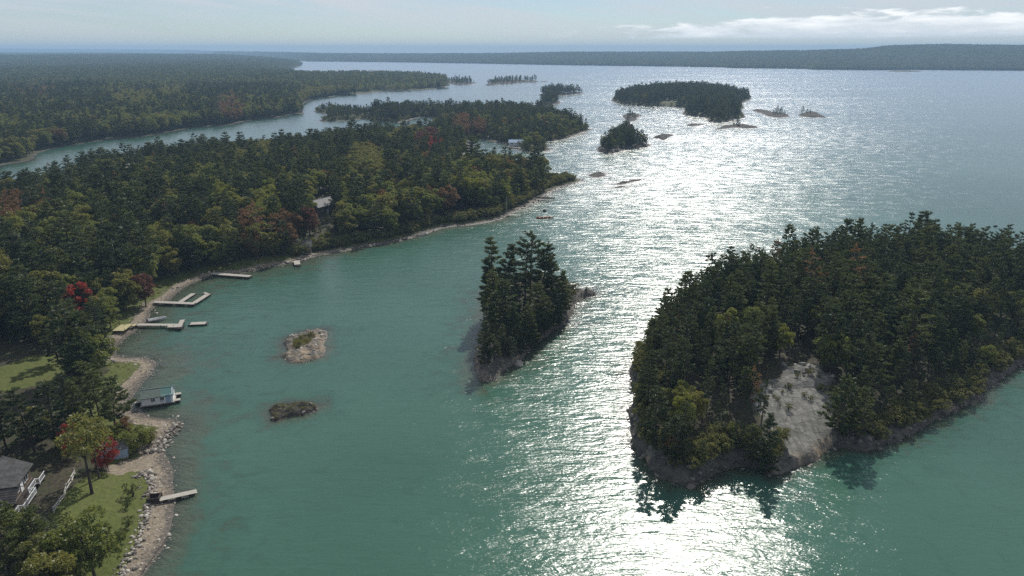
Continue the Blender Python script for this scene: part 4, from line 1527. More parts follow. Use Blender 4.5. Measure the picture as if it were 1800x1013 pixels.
# --- the rest of the woods ---------------------------------------------------
WOODS = {'shore': 'mixed autumn wood filling the near shore and headland', 'big': 'dense pine wood filling the large granite island',
         'back': 'mixed wood on the middle peninsula', 'suni': 'dark wood covering the island in the sun path', 'islets': 'small pines on the scattered rock islets'}
for w, lab in WOODS.items():
    L = [t for t in TREES if t['where'] == w and not t['solo']]
    if L:
        sc = np.array([[t['s'] * t['wide'], t['s'] * t['wide'], t['s']] for t in L])
        scatter('forest', [t['p'] for t in L], [t['i'] for t in L], [t['rot'] for t in L], sc, lab, 'forest')
P, I, S = main_near
n2 = len(main_far)
pts = np.vstack([P, main_far - (0, 0, 1.5)])
scatter('forest', pts, np.concatenate([I, rng.choice(PATCH, n2)]), rng.uniform(0, 6.28, len(pts)),
        np.concatenate([S, rng.uniform(0.9, 1.1, n2)])[:, None] * np.ones(3), 'flat far-reaching mixed forest on the mainland across the channel', 'forest')
hp = np.vstack(HILL_PTS) - (0, 0, 2.0)
scatter('forest', hp, rng.choice(PATCH, len(hp)), rng.uniform(0, 6.28, len(hp)), rng.uniform(0.9, 1.25, len(hp))[:, None] * np.ones(3),
        'far-off blue forest on the hills along the skyline', 'forest')


# ------------------------------------------------------------------ docks, boats, buildings
def ground_z(land, x, y):
    return float(land.height(np.array([x]), np.array([y]))[0])


def hd(a, b):
    return math.atan2(b[1] - a[1], b[0] - a[0])


def dock_run(root, a, b, width, z, deck, thick=0.16, legs='posts', boards=True, name='deck_boards'):
    """a, b: world xy ends of one straight run; parts go under root (whose origin is the world origin)"""
    a, b = np.array(a[:2], float), np.array(b[:2], float)
    L = float(np.linalg.norm(b - a))
    t = (b - a) / L
    nrm = np.array((-t[1], t[0]))
    rz = math.atan2(t[1], t[0])
    m = MB()
    n = max(3, int(L / 0.22))
    w = L / n
    for i in range(n):
        c = a + t * (i + 0.5) * w
        jz = rng.normal(0, 0.006)
        m.box((c[0], c[1], z + jz), (w * 0.88, width + rng.normal(0, 0.02), 0.05), rz)
    o = m.build(name, deck, root)
    o['kind'] = 'stuff'
    for s in (-1, 1):
        c = (a + b) / 2 + nrm * s * (width / 2 - 0.12)
        MB().box((c[0], c[1], z - 0.05 - thick / 2), (L * 0.985, 0.10, thick), rz).build('stringer', M_TIMBER_DARK, root)
    k = max(2, int(L / 3.2) + 1)
    for i in range(k):
        c = a + t * L * (0.06 + 0.88 * i / (k - 1))
        if legs == 'posts':
            for s in (-1, 1):
                p = c + nrm * s * (width / 2 + 0.08)
                MB().tube([(p[0], p[1], -1.6), (p[0], p[1], z + rng.uniform(0.05, 0.5))], 0.08, 7).build('post', M_TIMBER_DARK, root)
        elif legs == 'float':
            MB().box((c[0], c[1], z - 0.36), (L / k * 0.72, width * 0.86, 0.42), rz).build('float', M_BLACK, root)
        elif legs == 'crib' and i:
            MB().box((c[0], c[1], (z - 0.22 - 2.0) / 2), (min(1.9, L / k * 0.8), width * 0.88, z - 0.24 + 2.0), rz).build('crib', M_TIMBER_DARK, root)


def wxy(u, v, z=0.5):
    return W(u, v, z)[:2]


d = empty('dock', (0, 0, 0))
dock_run(d, wxy(372, 481, 0.7), wxy(440, 486, 0.7), 2.0, 0.75, M_DECK, legs='crib')
tag(d, 'straight pale dock furthest along the curved bay', 'dock', 'docks in the near bay')
d = empty('dock', (0, 0, 0))
dock_run(d, wxy(270, 531, 0.7), wxy(342, 534, 0.7), 1.7, 0.75, M_DECK, legs='crib')
dock_run(d, wxy(341, 533, 0.7), wxy(366, 517, 0.7), 1.6, 0.72, M_DECK, legs='float', name='arm_boards')
dock_run(d, wxy(366, 518, 0.7), wxy(359, 515, 0.7), 0.9, 0.80, M_DECK, legs='float', name='end_boards')
tag(d, 'L-shaped pale dock with an arm angled out into the bay', 'dock', 'docks in the near bay')
d = empty('dock', (0, 0, 0))
dock_run(d, wxy(317, 531, 0.5), wxy(340, 516, 0.5), 1.5, 0.5, M_DECK, legs='float')
tag(d, 'short floating pier lying inside the L-shaped dock', 'dock', 'docks in the near bay')
d = empty('dock', (0, 0, 0))
dock_run(d, wxy(236, 571, 0.7), wxy(312, 571.5, 0.7), 1.5, 0.75, M_DECK, legs='posts')
dock_run(d, wxy(296, 574, 0.7), wxy(318, 574, 0.7), 1.9, 0.80, M_DECK, legs='crib', name='head_boards')
dock_run(d, wxy(315, 576, 0.7), wxy(321, 563, 0.7), 1.2, 0.84, M_DECK, legs='float', name='end_boards')
tag(d, 'long pale dock with a dark timber crib head', 'dock', 'docks in the near bay')
d = empty('timber_ramp', (0, 0, 0))
dock_run(d, wxy(207, 579, 1.6), wxy(222, 570, 1.3), 3.0, 1.15, M_DECK_NEW, legs='posts', name='platform_boards')
dock_run(d, wxy(220, 570.5, 1.2), wxy(238, 570.5, 1.2), 1.6, 0.98, M_DECK_NEW, legs='posts', name='ramp_boards')
tag(d, 'yellowish new timber platform leading from bank to long dock', 'platform')
d = empty('swim_raft', (0, 0, 0))
dock_run(d, wxy(335, 569.5, 0.4), wxy(362, 568.5, 0.4), 1.9, 0.5, M_DECK, legs='float')
MB().tube([(*wxy(364, 567.5, 0.6), 0.3), (*wxy(364, 567.5, 0.6), 1.0)], 0.05, 6).build('ladder_rail', M_METAL, d)
tag(d, 'square floating swim raft off the end of the long dock', 'raft')


def hull(root, length, beam, depth, mat, inside, name='hull'):
    """open boat lofted from station curves; x forward"""
    ns, nk = 13, 9
    vs, quads = [], []
    for shell in (0, 1):
        for i in range(ns):
            t = i / (ns - 1)
            x = (t - 0.5) * length
            b = beam / 2 * (1 - max(0, (t - 0.45) / 0.55) ** 2.2) * (0.86 + 0.14 * min(1, t * 4)) + 0.02
            sh = depth * (1 + 0.25 * t * t)
            keel = -0.18 + 0.42 * max(0, (t - 0.7) / 0.3) ** 2
            for k in range(nk):
                s = -1 + 2 * k / (nk - 1)
                off = 0.06 if shell else 0.0
                z = keel + (sh - keel) * abs(s) ** 2.4
                vs.append((x * (0.97 if shell else 1), (b - off) * math.copysign(abs(s) ** 0.7, s), z + (0.10 * (1 - abs(s)) if shell else 0)))
    for shell in (0, 1):
        o = shell * ns * nk
        for i in range(ns - 1):
            for k in range(nk - 1):
                a = o + i * nk + k
                f = (a, a + 1, a + nk + 1, a + nk)
                quads.append(f if shell else f[::-1])
    for i in range(ns - 1):
        for k in (0, nk - 1):
            a = i * nk + k
            quads.append((a, a + nk, a + nk + ns * nk, a + ns * nk))
    for k in range(nk - 1):                      # transom
        quads.append((k, k + 1, ns * nk + k + 1, ns * nk + k))
    m = MB()
    m._add(vs, quads)
    o = m.build(name, mat, root, smooth=True)
    fl = MB().box((-0.05 * length, 0, -0.02), (length * 0.72, beam * 0.62, 0.05)).build('floor_board', inside, root)
    return o


b = empty('motor_boat', (*wxy(276, 561), 0.12), hd(wxy(262, 563), wxy(291, 558)))
hull(b, 4.8, 1.8, 0.55, M_HULL, M_HULL_IN)
MB().box((-2.45, 0, 0.45), (0.35, 0.40, 0.75)).build('outboard_motor', M_BLACK, b)
MB().box((0.55, 0, 0.75), (0.05, 1.2, 0.34), 0, 0).build('windscreen', M_GLASS, b)
for x in (-1.5, -0.4):
    MB().box((x, 0, 0.32), (0.35, 1.15, 0.08)).build('bench_seat', M_HULL_IN, b)
tag(b, 'white open motor boat moored inside the long dock', 'boat')
b = empty('row_boat', (*wxy(958, 382), 0.10), hd(wxy(943, 383), wxy(974, 382.5)))
hull(b, 7.6, 1.7, 0.50, M_RED_BOAT, M_HULL)
for x in (-2.2, -0.6, 1.0):
    MB().box((x, 0, 0.34), (0.4, 1.2, 0.08)).build('bench_seat', M_HULL, b)
MB().box((2.9, 0, 0.50), (1.1, 0.7, 0.06)).build('bow_deck', M_HULL, b)
tag(b, 'long low reddish boat anchored off the flagpole bank', 'boat')
bp = wxy(957, 370)
b = empty('mooring_buoy', (bp[0], bp[1], 0))
m = MB()
m.tube([(0, 0, z) for z in (-0.5, -0.35, 0, 0.5, 0.85, 1.0)], [0.1, 0.6, 0.85, 0.8, 0.5, 0.1], 12)
m.build('float', M_BLACK, b, smooth=True)
MB().tube([(0, 0, 0.9), (0, 0, 1.5)], 0.06, 6).build('ring_post', M_METAL, b)
tag(b, 'black mooring buoy afloat off the headland jetties', 'buoy')
for u, v, lab in ((1738, 398, 'dark mooring float left of a pair beyond the large island'), (1750, 396.5, 'dark mooring float right of a pair beyond the large island')):
    x, y = wxy(u, v)
    b = empty('mooring_buoy', (x, y, 0))
    MB().tube([(-0.9, 0, 0.05), (-0.6, 0, 0.2), (0.5, 0, 0.25), (0.9, 0, 0.1)], [0.1, 0.35, 0.4, 0.1], 9).build('float', M_BLACK, b, smooth=True)
    MB().tube([(0, 0, 0.4), (0, 0, 0.9)], 0.05, 6).build('ring_post', M_METAL, b)
    tag(b, lab, 'buoy', 'mooring floats')

# plank gangway over the shingle, and the stone crib it starts from
d = empty('gangway', (0, 0, 0))
A, B = W(280, 878, 0.8), W(346, 864, 0.35)
for k in range(4):
    off = (k - 1.5) * 0.30
    t = (B - A)[:2] / np.linalg.norm((B - A)[:2])
    n = np.array((-t[1], t[0])) * off
    MB().bar((A[0] + n[0], A[1] + n[1], 0.82), (B[0] + n[0], B[1] + n[1], 0.42), 0.27, 0.05).build('plank', M_DECK, d)
for f in (0.15, 0.5, 0.85):
    c = A * (1 - f) + B * f
    MB().bar((c[0] + t[1] * 0.6, c[1] - t[0] * 0.6, 0.72 - 0.4 * f), (c[0] - t[1] * 0.6, c[1] + t[0] * 0.6, 0.72 - 0.4 * f), 0.10, 0.10).build('cross_beam', M_TIMBER_DARK, d)
    MB().box((c[0], c[1], 0.1 - 0.35 * f), (0.5, 0.9, 1.0 - 0.2 * f)).build('support', M_TIMBER_DARK, d)
tag(d, 'narrow plank gangway reaching over the shingle into the water', 'gangway')
c = W(272, 878, 0.6)
d = empty('timber_crib', (c[0], c[1], 0.25), 0.15)
for k in range(5):
    for s in (-1, 1):
        MB().tube([(-1.0, s * 0.75, 0.12 + k * 0.2), (1.0, s * 0.75, 0.12 + k * 0.2)], 0.10, 6).build('log', M_TIMBER_DARK, d)
        MB().tube([(s * 0.85, -0.9, 0.22 + k * 0.2), (s * 0.85, 0.9, 0.22 + k * 0.2)], 0.10, 6).build('log', M_TIMBER_DARK, d)
tag(d, 'square dark log crib at the landward end of the gangway', 'crib')


def gable_roof(root, L, Wd, z0, rise, over, mat, name='roof', thick=0.10, split=None):
    """ridge along local x; one slab per slope, courses as thin steps"""
    for s in (-1, 1):
        m = MB()
        y0, y1 = s * (Wd / 2 + over), 0.0
        nC = 7
        for k in range(nC):
            f0, f1 = k / nC, (k + 1) / nC
            ya, yb = y0 + (y1 - y0) * f0, y0 + (y1 - y0) * f1
            za, zb = z0 - over * rise / (Wd / 2) + (rise + over * rise / (Wd / 2)) * f0, z0 - over * rise / (Wd / 2) + (rise + over * rise / (Wd / 2)) * f1
            x0, x1 = -L / 2 - over, L / 2 + over
            l = 0.03
            vs = [(x0, ya, za + l), (x1, ya, za + l), (x1, yb, zb), (x0, yb, zb), (x0, ya, za - thick), (x1, ya, za - thick), (x1, yb, zb - thick), (x0, yb, zb - thick)]
            m._add(vs, [(0, 1, 2, 3), (7, 6, 5, 4), (4, 5, 1, 0), (5, 6, 2, 1), (6, 7, 3, 2), (7, 4, 0, 3)])
        m.build(name + '_slope', mat, root)
    MB().box((0, 0, z0 + rise + 0.02), (L + 2 * over, 0.22, 0.08)).build('ridge_cap', mat, root)


def gable_walls(root, L, Wd, z0, h, rise, mat, t=0.12):
    for s in (-1, 1):
        MB().box((0, s * (Wd / 2 - t / 2), z0 + h / 2), (L - 2 * t, t, h)).build('wall', mat, root)
        m = MB()
        x = s * (L / 2 - t / 2)
        pr = [(-Wd / 2, z0), (Wd / 2, z0), (Wd / 2, z0 + h), (0, z0 + h + rise * 0.97), (-Wd / 2, z0 + h)]
        vs = [(x - t / 2, y, z) for y, z in pr] + [(x + t / 2, y, z) for y, z in pr]
        m._add(vs, [(i, (i + 1) % 5, 5 + (i + 1) % 5, 5 + i) for i in range(5)], [(0, 2, 1), (0, 3, 2), (0, 4, 3), (5, 6, 7), (5, 7, 8), (5, 8, 9)])
        m.build('gable_wall', mat, root)


def window(root, x, y, z, w, h, axis='x', frame=M_WHITE):
    """axis 'x': in a wall that runs along x (outside is the side y points to)"""
    o = math.copysign(0.035, y if axis == 'x' else x)
    if axis == 'x':
        p = MB().box((x, y + o, z), (w, 0.05, h)).build('window', M_GLASS, root)
        f = MB()
        for dx in (-1, 0, 1):
            f.box((x + dx * w / 2, y + o * 1.9, z), (0.07, 0.05, h + 0.07))
        for dz in (-1, 1):
            f.box((x, y + o * 1.9, z + dz * h / 2), (w + 0.07, 0.045, 0.07))
    else:
        p = MB().box((x + o, y, z), (0.05, w, h)).build('window', M_GLASS, root)
        f = MB()
        for dy in (-1, 0, 1):
            f.box((x + o * 1.9, y + dy * w / 2, z), (0.05, 0.07, h + 0.07))
        for dz in (-1, 1):
            f.box((x + o * 1.9, y, z + dz * h / 2), (0.045, w + 0.07, 0.07))
    f.build('frame', frame, p)


# boathouse standing in the shallows on a dark crib
a, b = wxy(250, 714, 0.5), wxy(305, 706, 0.5)
bl = float(np.linalg.norm(b - a))
rz = hd(a, b)
nrm = np.array((-math.sin(rz), math.cos(rz)))
c = (a + b) / 2 + nrm * 1.9
BH = empty('boathouse', (c[0], c[1], 0), rz)
MB().box((0, 0, -0.55), (bl + 0.5, 4.1, 1.9)).build('crib_base', M_TIMBER_DARK, BH)
MB().box((0, 0, 0.46), (bl + 0.7, 4.3, 0.12)).build('sill_deck', M_DECK, BH)
gable_walls(BH, bl, 3.8, 0.52, 1.75, 0.95, M_WHITE)
Lg = bl * 0.60
g = empty('green_roof', (-(bl - Lg) / 2, 0, 0))
g.parent = BH
gable_roof(g, Lg - 0.3, 3.8, 2.27, 0.95, 0.3, M_GREENROOF)
g = empty('teal_roof', (Lg / 2 + 0.12, 0, 0))
g.parent = BH
gable_roof(g, bl - Lg - 0.3, 3.8, 2.22, 0.93, 0.26, M_TEALROOF)
for x in (-0.8, 0.9):
    window(BH, x, -1.9, 1.5, 0.75, 0.75, 'x', M_WHITE)
MB().box((bl / 2 - 0.9, -1.93, 1.45), (0.85, 0.06, 1.75)).build('door', M_BLUEWALL, BH)
for k in range(3):
    MB().box((bl / 2 - 1.9 - k * 0.22, -1.925, 1.42), (0.05, 0.05, 1.7)).build('batten', M_BLUEWALL, BH)
for nm, x, y, sx, sy in (('landing_deck', -bl / 2 - 0.95, 0.2, 1.3, 1.0), ('finger_deck', bl / 2 + 0.75, -1.5, 1.1, 1.0), ('finger_deck', bl / 2 + 0.75, 1.55, 1.1, 1.0)):
    q = MB()
    nb = 6
    for k in range(nb):
        q.box((x + (k - (nb - 1) / 2) * sx / nb, y, 0.62), (sx / nb * 0.9, sy, 0.06))
    o = q.build(nm, M_DECK, BH)
    MB().box((x, y, -0.25), (sx * 0.86, sy * 0.86, 1.65)).build('pier', M_TIMBER_DARK, o)
tag(BH, 'white boathouse with a green roof standing in the shallows', 'boathouse')

# blue garden shed by the red maple
p = hit(shore, 205, 806)
SH = empty('shed', (p[0] - 0.6, p[1] + 0.8, p[2] - 0.1), R(22))
MB().box((0, 0, 0.06), (4.3, 2.7, 0.28)).build('foundation', M_STONE, SH)
gable_walls(SH, 4.2, 2.6, 0.2, 2.0, 0.8, M_BLUEWALL)
gable_roof(SH, 4.2, 2.6, 2.2, 0.8, 0.22, M_SHINGLE)
window(SH, 2.1, 0.0, 1.4, 0.8, 0.8, 'y', M_WHITE)
MB().box((-0.9, -1.33, 1.1), (0.8, 0.06, 1.8)).build('door', M_WHITE, SH)
tag(SH, 'small pale blue shed under the bright red maple', 'shed')

# house at the bottom left with its deck and white railing
pA, pB = hit(shore, 46, 902), hit(shore, 90, 838)
rz = hd(pA, pB)
tx, nx_ = np.array((math.cos(rz), math.sin(rz))), np.array((-math.sin(rz), math.cos(rz)))
zc = float(max(pA[2], pB[2]))
c = (pA[:2] + pB[:2]) / 2 + nx_ * 6.0 - tx * 1.0
HO = empty('house', (c[0], c[1], zc - 0.2), rz)
MB().box((0, 0, 0.2), (11.2, 7.2, 0.8)).build('foundation', M_STONE_DARK, HO)
gable_walls(HO, 11.0, 7.0, 0.5, 2.6, 1.7, M_BROWNWALL)
gable_roof(HO, 11.0, 7.0, 3.1, 1.7, 0.5, M_SHINGLE_D)
for x in (-3.5, 0.0, 3.4):
    window(HO, x, -3.5, 1.9, 1.5, 1.2, 'x', M_WHITE)
MB().box((1.7, -3.54, 1.5), (0.95, 0.06, 2.0)).build('door', M_WHITE, HO)
MB().box((-2.5, 1.2, 4.9), (0.8, 0.8, 1.6)).build('chimney', M_STONE, HO)
w = empty('front_gable', (-3.0, -3.4, 0))
w.parent = HO
w.rotation_euler = (0, 0, math.pi / 2)
gable_roof(w, 3.2, 4.2, 2.9, 1.2, 0.35, M_SHINGLE_D)
tag(HO, 'house with a low grey shingled roof above the deck', 'house')
DK = empty('deck', (c[0], c[1], zc - 0.2), rz)
m = MB()
for k in range(44):
    m.box((0, -3.75 - 0.1 - k * 0.05 * 1.0, 0), (0, 0, 0)) if False else None
out = [(-6.0, -5.3), (-4.6, -5.3), (-4.6, -6.0), (0.2, -6.0), (0.2, -5.0), (2.9, -5.0), (2.9, -5.6), (5.2, -5.6), (5.2, -3.75), (-6.0, -3.75)]
nb = 50
for k in range(nb):
    x0, x1 = -6.0 + 11.2 * k / nb, -6.0 + 11.2 * (k + 1) / nb
    xm = (x0 + x1) / 2
    ymin = -5.3 if xm < -4.6 else -6.0 if xm < 0.2 else -5.0 if xm < 2.9 else -5.6
    m.box((xm, (ymin - 3.75) / 2, 0.72), ((x1 - x0) * 0.92, abs(ymin + 3.75), 0.05))
o = m.build('deck_boards', M_TIMBER_DARK, DK)
o['kind'] = 'stuff'
for x, y in [(-5.8, -5.1), (-4.4, -5.8), (-2, -5.8), (0, -5.8), (1.5, -4.8), (2.8, -4.8), (5.0, -5.4)]:
    MB().box((x, y, 0.1), (0.2, 0.2, 1.2)).build('post', M_TIMBER_DARK, DK)
rail = out[0:8]
for i in range(len(rail) - 1):
    (x0, y0), (x1, y1) = rail[i], rail[i + 1]
    L = math.hypot(x1 - x0, y1 - y0)
    for zz, th in ((1.72, 0.09), (0.92, 0.07)):
        MB().bar((x0, y0, zz), (x1, y1, zz), th, 0.06).build('rail', M_WHITE, DK)
    MB().bar((x0, y0, 0.7), (x0, y0, 1.82), 0.11, 0.11).build('rail_post', M_WHITE, DK)
    n = int(L / 0.3)
    for k in range(1, n):
        f = k / n
        MB().bar((x0 + (x1 - x0) * f, y0 + (y1 - y0) * f, 0.92), (x0 + (x1 - x0) * f, y0 + (y1 - y0) * f, 1.72), 0.045, 0.045).build('baluster', M_WHITE, DK)
tag(DK, 'dark timber deck with staggered white railings beside the house', 'deck')
# driftwood rail fence between the deck path and the lawn
FE = empty('log_fence', (0, 0, 0))
path = [hit(shore, u, v) for u, v in ((95, 902), (104, 888), (113, 876), (117, 862), (126, 848), (132, 834))]
for i in range(len(path) - 1):
    a, b = path[i], path[i + 1]
    for zz in (0.30, 0.75):
        j = rng.normal(0, 0.08, 4)
        MB().tube([(a[0] + j[0], a[1], a[2] + zz + j[1]), ((a[0] + b[0]) / 2, (a[1] + b[1]) / 2, (a[2] + b[2]) / 2 + zz), (b[0] + j[2], b[1], b[2] + zz + j[3])], [0.10, 0.085, 0.07], 6).build('rail_log', M_DRIFT, FE)
for a in path:
    MB().tube([(a[0], a[1], a[2] - 0.3), (a[0] + rng.normal(0, 0.1), a[1], a[2] + 1.1)], [0.11, 0.08], 6).build('fence_post', M_DRIFT, FE)
tag(FE, 'weathered driftwood log fence between the deck and the lawn', 'fence')


def cottage(name, label, land, u, v, L, Wd, h, rise, rot, wall, roof, dz=0.0, dx=0.0):
    p = hit(land, u, v)
    o = empty(name, (p[0] + dx, p[1], p[2] - 0.2 + dz), rot)
    MB().box((0, 0, -0.3), (L + 0.1, Wd + 0.1, 1.4)).build('foundation', M_STONE_DARK, o)
    gable_walls(o, L, Wd, 0.4, h, rise, wall)
    gable_roof(o, L, Wd, 0.4 + h, rise, 0.45, roof)
    for x in (-L * 0.28, L * 0.28):
        window(o, x, -Wd / 2, 0.4 + h * 0.55, 1.3, 1.1, 'x')
    MB().box((0, -Wd / 2 - 0.03, 1.4), (0.95, 0.06, 2.0)).build('door', M_WHITE, o)
    MB().box((L * 0.2, Wd * 0.12, 0.4 + h + rise + 0.3), (0.6, 0.6, 1.2)).build('chimney', M_STONE_DARK, o)
    tag(o, label, 'cottage', 'cottages among the trees')
    return o


M_PALEROOF = mat_simple('pale_roof', (0.26, 0.255, 0.25), 0.9, 0.25, 1.5)
cottage('cottage', 'cottage whose long pale grey roof shows through the wood', shore, 566, 376, 11.0, 6.5, 4.0, 2.2, R(62), M_BROWNWALL, M_PALEROOF)
cottage('cottage', 'cottage with a whitish roof hidden in the wood near the channel', shore, 229, 310, 8.0, 6.0, 5.0, 1.8, R(25), M_WHITE, M_PALEROOF)
cottage('cottage', 'small white cottage among the trees at the far left of the wood', shore, 117, 330, 5.0, 5.0, 5.0, 1.6, R(70), M_WHITE, M_PALEROOF)
cottage('cottage', 'dark gazebo-like cabin close above the shaded shore', shore, 535, 443, 5.0, 4.2, 2.6, 1.4, R(10), M_BROWNWALL, M_SHINGLE)
cottage('cottage', 'white waterside cottage with blue-grey roof on the middle peninsula', back, 908, 256, 11.0, 6.0, 2.6, 1.8, R(-8), M_WHITE, M_BLUEWALL)
d = empty('dock', (0, 0, 0))
dock_run(d, wxy(892, 258.5, 0.5), wxy(921, 260.5, 0.5), 2.4, 0.6, M_DECK, legs='float')
tag(d, 'low dock below the white cottage on the middle peninsula', 'dock')
d = empty('dock', (0, 0, 0))
dock_run(d, wxy(521, 459, 0.5), wxy(523, 466, 0.5), 2.0, 0.65, M_DECK, legs='crib')
tag(d, 'short stub dock below the dark cabin on the shaded shore', 'dock')
d = empty('jetty', (0, 0, 0))
dock_run(d, wxy(936, 346, 0.5), wxy(976, 348, 0.5), 1.6, 0.6, M_TIMBER_DARK, legs='posts')
tag(d, 'dark weathered jetty reaching out from the headland rocks', 'jetty', 'headland jetties')
d = empty('jetty', (0, 0, 0))
dock_run(d, wxy(945, 351.5, 0.5), wxy(972, 352, 0.5), 1.4, 0.6, M_DECK, legs='posts')
tag(d, 'pale short jetty beside the dark one off the headland', 'jetty', 'headland jetties')
p = hit(shore, 891, 374)
fp = empty('flagpole', p)
MB().tube([(0, 0, -0.3), (0, 0, 3), (0, 0, 7.2)], [0.09, 0.07, 0.045], 7).build('pole', M_WHITE, fp)
MB().tube([(0, 0, 7.1), (0, 0, 7.25), (0, 0, 7.4)], [0.03, 0.12, 0.02], 7).build('finial', M_WHITE, fp)
tag(fp, 'bare white flagpole on the bank near the headland', 'flagpole')
p = hit(ISLETS['marker_rock'][0], 1174, 241)
mp = empty('marker_pole', p)
MB().tube([(0, 0, -0.3), (0, 0, 9.5)], [0.16, 0.08], 7).build('pole', M_METAL, mp)
MB().box((0, 0, 9.2), (0.7, 0.1, 0.9)).build('day_board', M_BLACK, mp)
MB().box((0, 0, 0.1), (1.0, 1.0, 0.5)).build('footing', M_STONE, mp)
tag(mp, 'thin navigation marker pole standing on a bare rock', 'marker')


# ------------------------------------------------------------------ stones
def gen_stone(seed):
    rs = np.random.default_rng(seed)
    g = (1 + 5 ** 0.5) / 2
    v = unit(np.array([(-1, g, 0), (1, g, 0), (-1, -g, 0), (1, -g, 0), (0, -1, g), (0, 1, g), (0, -1, -g), (0, 1, -g), (g, 0, -1), (g, 0, 1), (-g, 0, -1), (-g, 0, 1)], float))
    v = v * rs.uniform(0.72, 1.15, (12, 1)) * np.array([1.0, rs.uniform(0.65, 0.9), rs.uniform(0.5, 0.75)])
    f = np.array([(0, 11, 5), (0, 5, 1), (0, 1, 7), (0, 7, 10), (0, 10, 11), (1, 5, 9), (5, 11, 4), (11, 10, 2), (10, 7, 6), (7, 1, 8), (3, 9, 4), (3, 4, 2), (3, 2, 6), (3, 6, 8), (3, 8, 9), (4, 9, 5), (2, 4, 11), (6, 2, 10), (8, 6, 7), (9, 8, 1)])
    return v, f


STONES = [gen_stone(600 + s) for s in range(7)]
STONE_ME = [fast_mesh('stone', v, f, [M_STONE]) for v, f in STONES]


def stone_wall(label, path_px, n, width, size):
    root = empty('stone_wall', (0, 0, 0))
    P = np.array([hit(shore, u, v) for u, v in path_px])
    seg = np.linalg.norm(np.diff(P[:, :2], axis=0), axis=1)
    cum = np.concatenate([[0], np.cumsum(seg)])
    for k in range(n):
        s = rng.uniform(0, cum[-1])
        i = min(len(seg) - 1, int(np.searchsorted(cum, s) - 1))
        i = max(i, 0)
        f = (s - cum[i]) / seg[i]
        p = P[i] * (1 - f) + P[i + 1] * f
        t = (P[i + 1] - P[i])[:2] / seg[i]
        off = rng.normal(0, width * 0.33)
        x, y = p[0] - t[1] * off, p[1] + t[0] * off
        r = size * (0.42 + 1.0 * rng.random() ** 1.8)
        o = link('stone', STONE_ME[k % 7], root, (x, y, ground_z(shore, x, y) + r * 0.2 + max(0, width * 0.3 - abs(off)) * 0.35))
        o.scale = (r, r, r)
        o.rotation_euler = (rng.normal(0, 0.3), rng.normal(0, 0.3), rng.uniform(0, 6.28))
    tag(root, label, 'stone wall', 'stone walls along the near shore')


stone_wall('pile of pale boulders curving round the small landing beach', [(314, 744), (302, 758), (292, 772), (284, 786), (268, 795), (250, 798)], 170, 2.2, 0.38)
stone_wall('boulder wall edging the lawn above the gangway', [(238, 842), (250, 831), (262, 830), (267, 846), (266, 862), (264, 874)], 120, 1.2, 0.36)
stone_wall('low line of boulders along the lower lawn edge', [(262, 886), (258, 905), (253, 925), (246, 948), (234, 975), (220, 1000), (200, 1030)], 170, 1.4, 0.34)


def stone_scatter(name, label, pts, rad, mat, cat='stones', parent=None):
    vs, fs, b = [], [], 0
    for k, (p, r) in enumerate(zip(pts, rad)):
        v, f = STONES[k % 7]
        a = rng.uniform(0, 6.28)
        ca, sa = math.cos(a), math.sin(a)
        vv = v * r * rng.uniform(0.8, 1.25, 3)
        vs.append(np.column_stack([vv[:, 0] * ca - vv[:, 1] * sa, vv[:, 0] * sa + vv[:, 1] * ca, vv[:, 2]]) + p)
        fs.append(f + b)
        b += 12
    o = link(name, fast_mesh(name, np.vstack(vs), np.vstack(fs), [mat]), parent)
    return tag(o, label, cat, kind='stuff')


def shore_points(land, n, dmin, dmax, cond=None, bias=1.0):
    k = n * 60
    X, Y = rng.uniform(land.lo[0], land.hi[0], k), rng.uniform(land.lo[1], land.hi[1], k)
    if cond is not None:
        m = cond(X, Y)
        X, Y = X[m], Y[m]
    d = land.dist(X, Y)
    m = (d > dmin) & (d < dmax)
    X, Y, d = X[m][:n], Y[m][:n], d[m][:n]
    return np.column_stack([X, Y, land.height(X, Y, d)])


P = shore_points(shore, 3600, -3.5, 5.0, lambda X, Y: (X > -130) & (X < -40) & (Y < 270) & (Y > 70))
stone_scatter('beach_stones', 'loose shingle and stones along the near beaches', P, rng.uniform(0.08, 0.26, len(P)) * (1 + 1.2 * (rng.random(len(P)) < 0.06)), M_STONE)
P = shore_points(shore, 900, -1.0, 3.0, lambda X, Y: (Y > 235) & (Y < 480) & (X > -90))
stone_scatter('shore_rocks', 'broken rocks along the shaded shore and headland', P, 0.2 + 0.6 * rng.random(len(P)) ** 2, M_STONE_DARK)
P = shore_points(big, 1500, -0.8, 3.2, lambda X, Y: (slab_mask(X, Y) < 0.5))
stone_scatter('shore_rocks', 'dark boulders round the shore of the large granite island', P, rng.uniform(0.2, 0.75, len(P)), M_STONE_DARK)
P = shore_points(big, 90, 12.0, 30.0, lambda X, Y: slab_mask(X, Y) > 0.35)
stone_scatter('ledge_rocks', 'broken angular ledge blocks on the upper part of the granite slab', P, 0.25 + 0.9 * rng.random(len(P)) ** 2, mat_stone('granite', (0.12, 0.115, 0.10), (0.34, 0.33, 0.30)))
P = shore_points(mid, 380, -0.8, 2.0)
stone_scatter('shore_rocks', 'boulders round the shore of the small pine island', P, rng.uniform(0.15, 0.5, len(P)), M_STONE_DARK)
for key, n, mat, lab in (('grassy_rock', 150, M_STONE, 'pale loose boulders on the grassy rock islet'), ('dark_rock', 70, M_STONE_DARK, 'dark boulders heaped on the low weedy rock islet')):
    L = ISLETS[key][0]
    P = shore_points(L, n, -0.5, 4.0)
    stone_scatter('islet_rocks', lab, P, 0.12 + 0.45 * rng.random(len(P)) ** 2.5, mat)
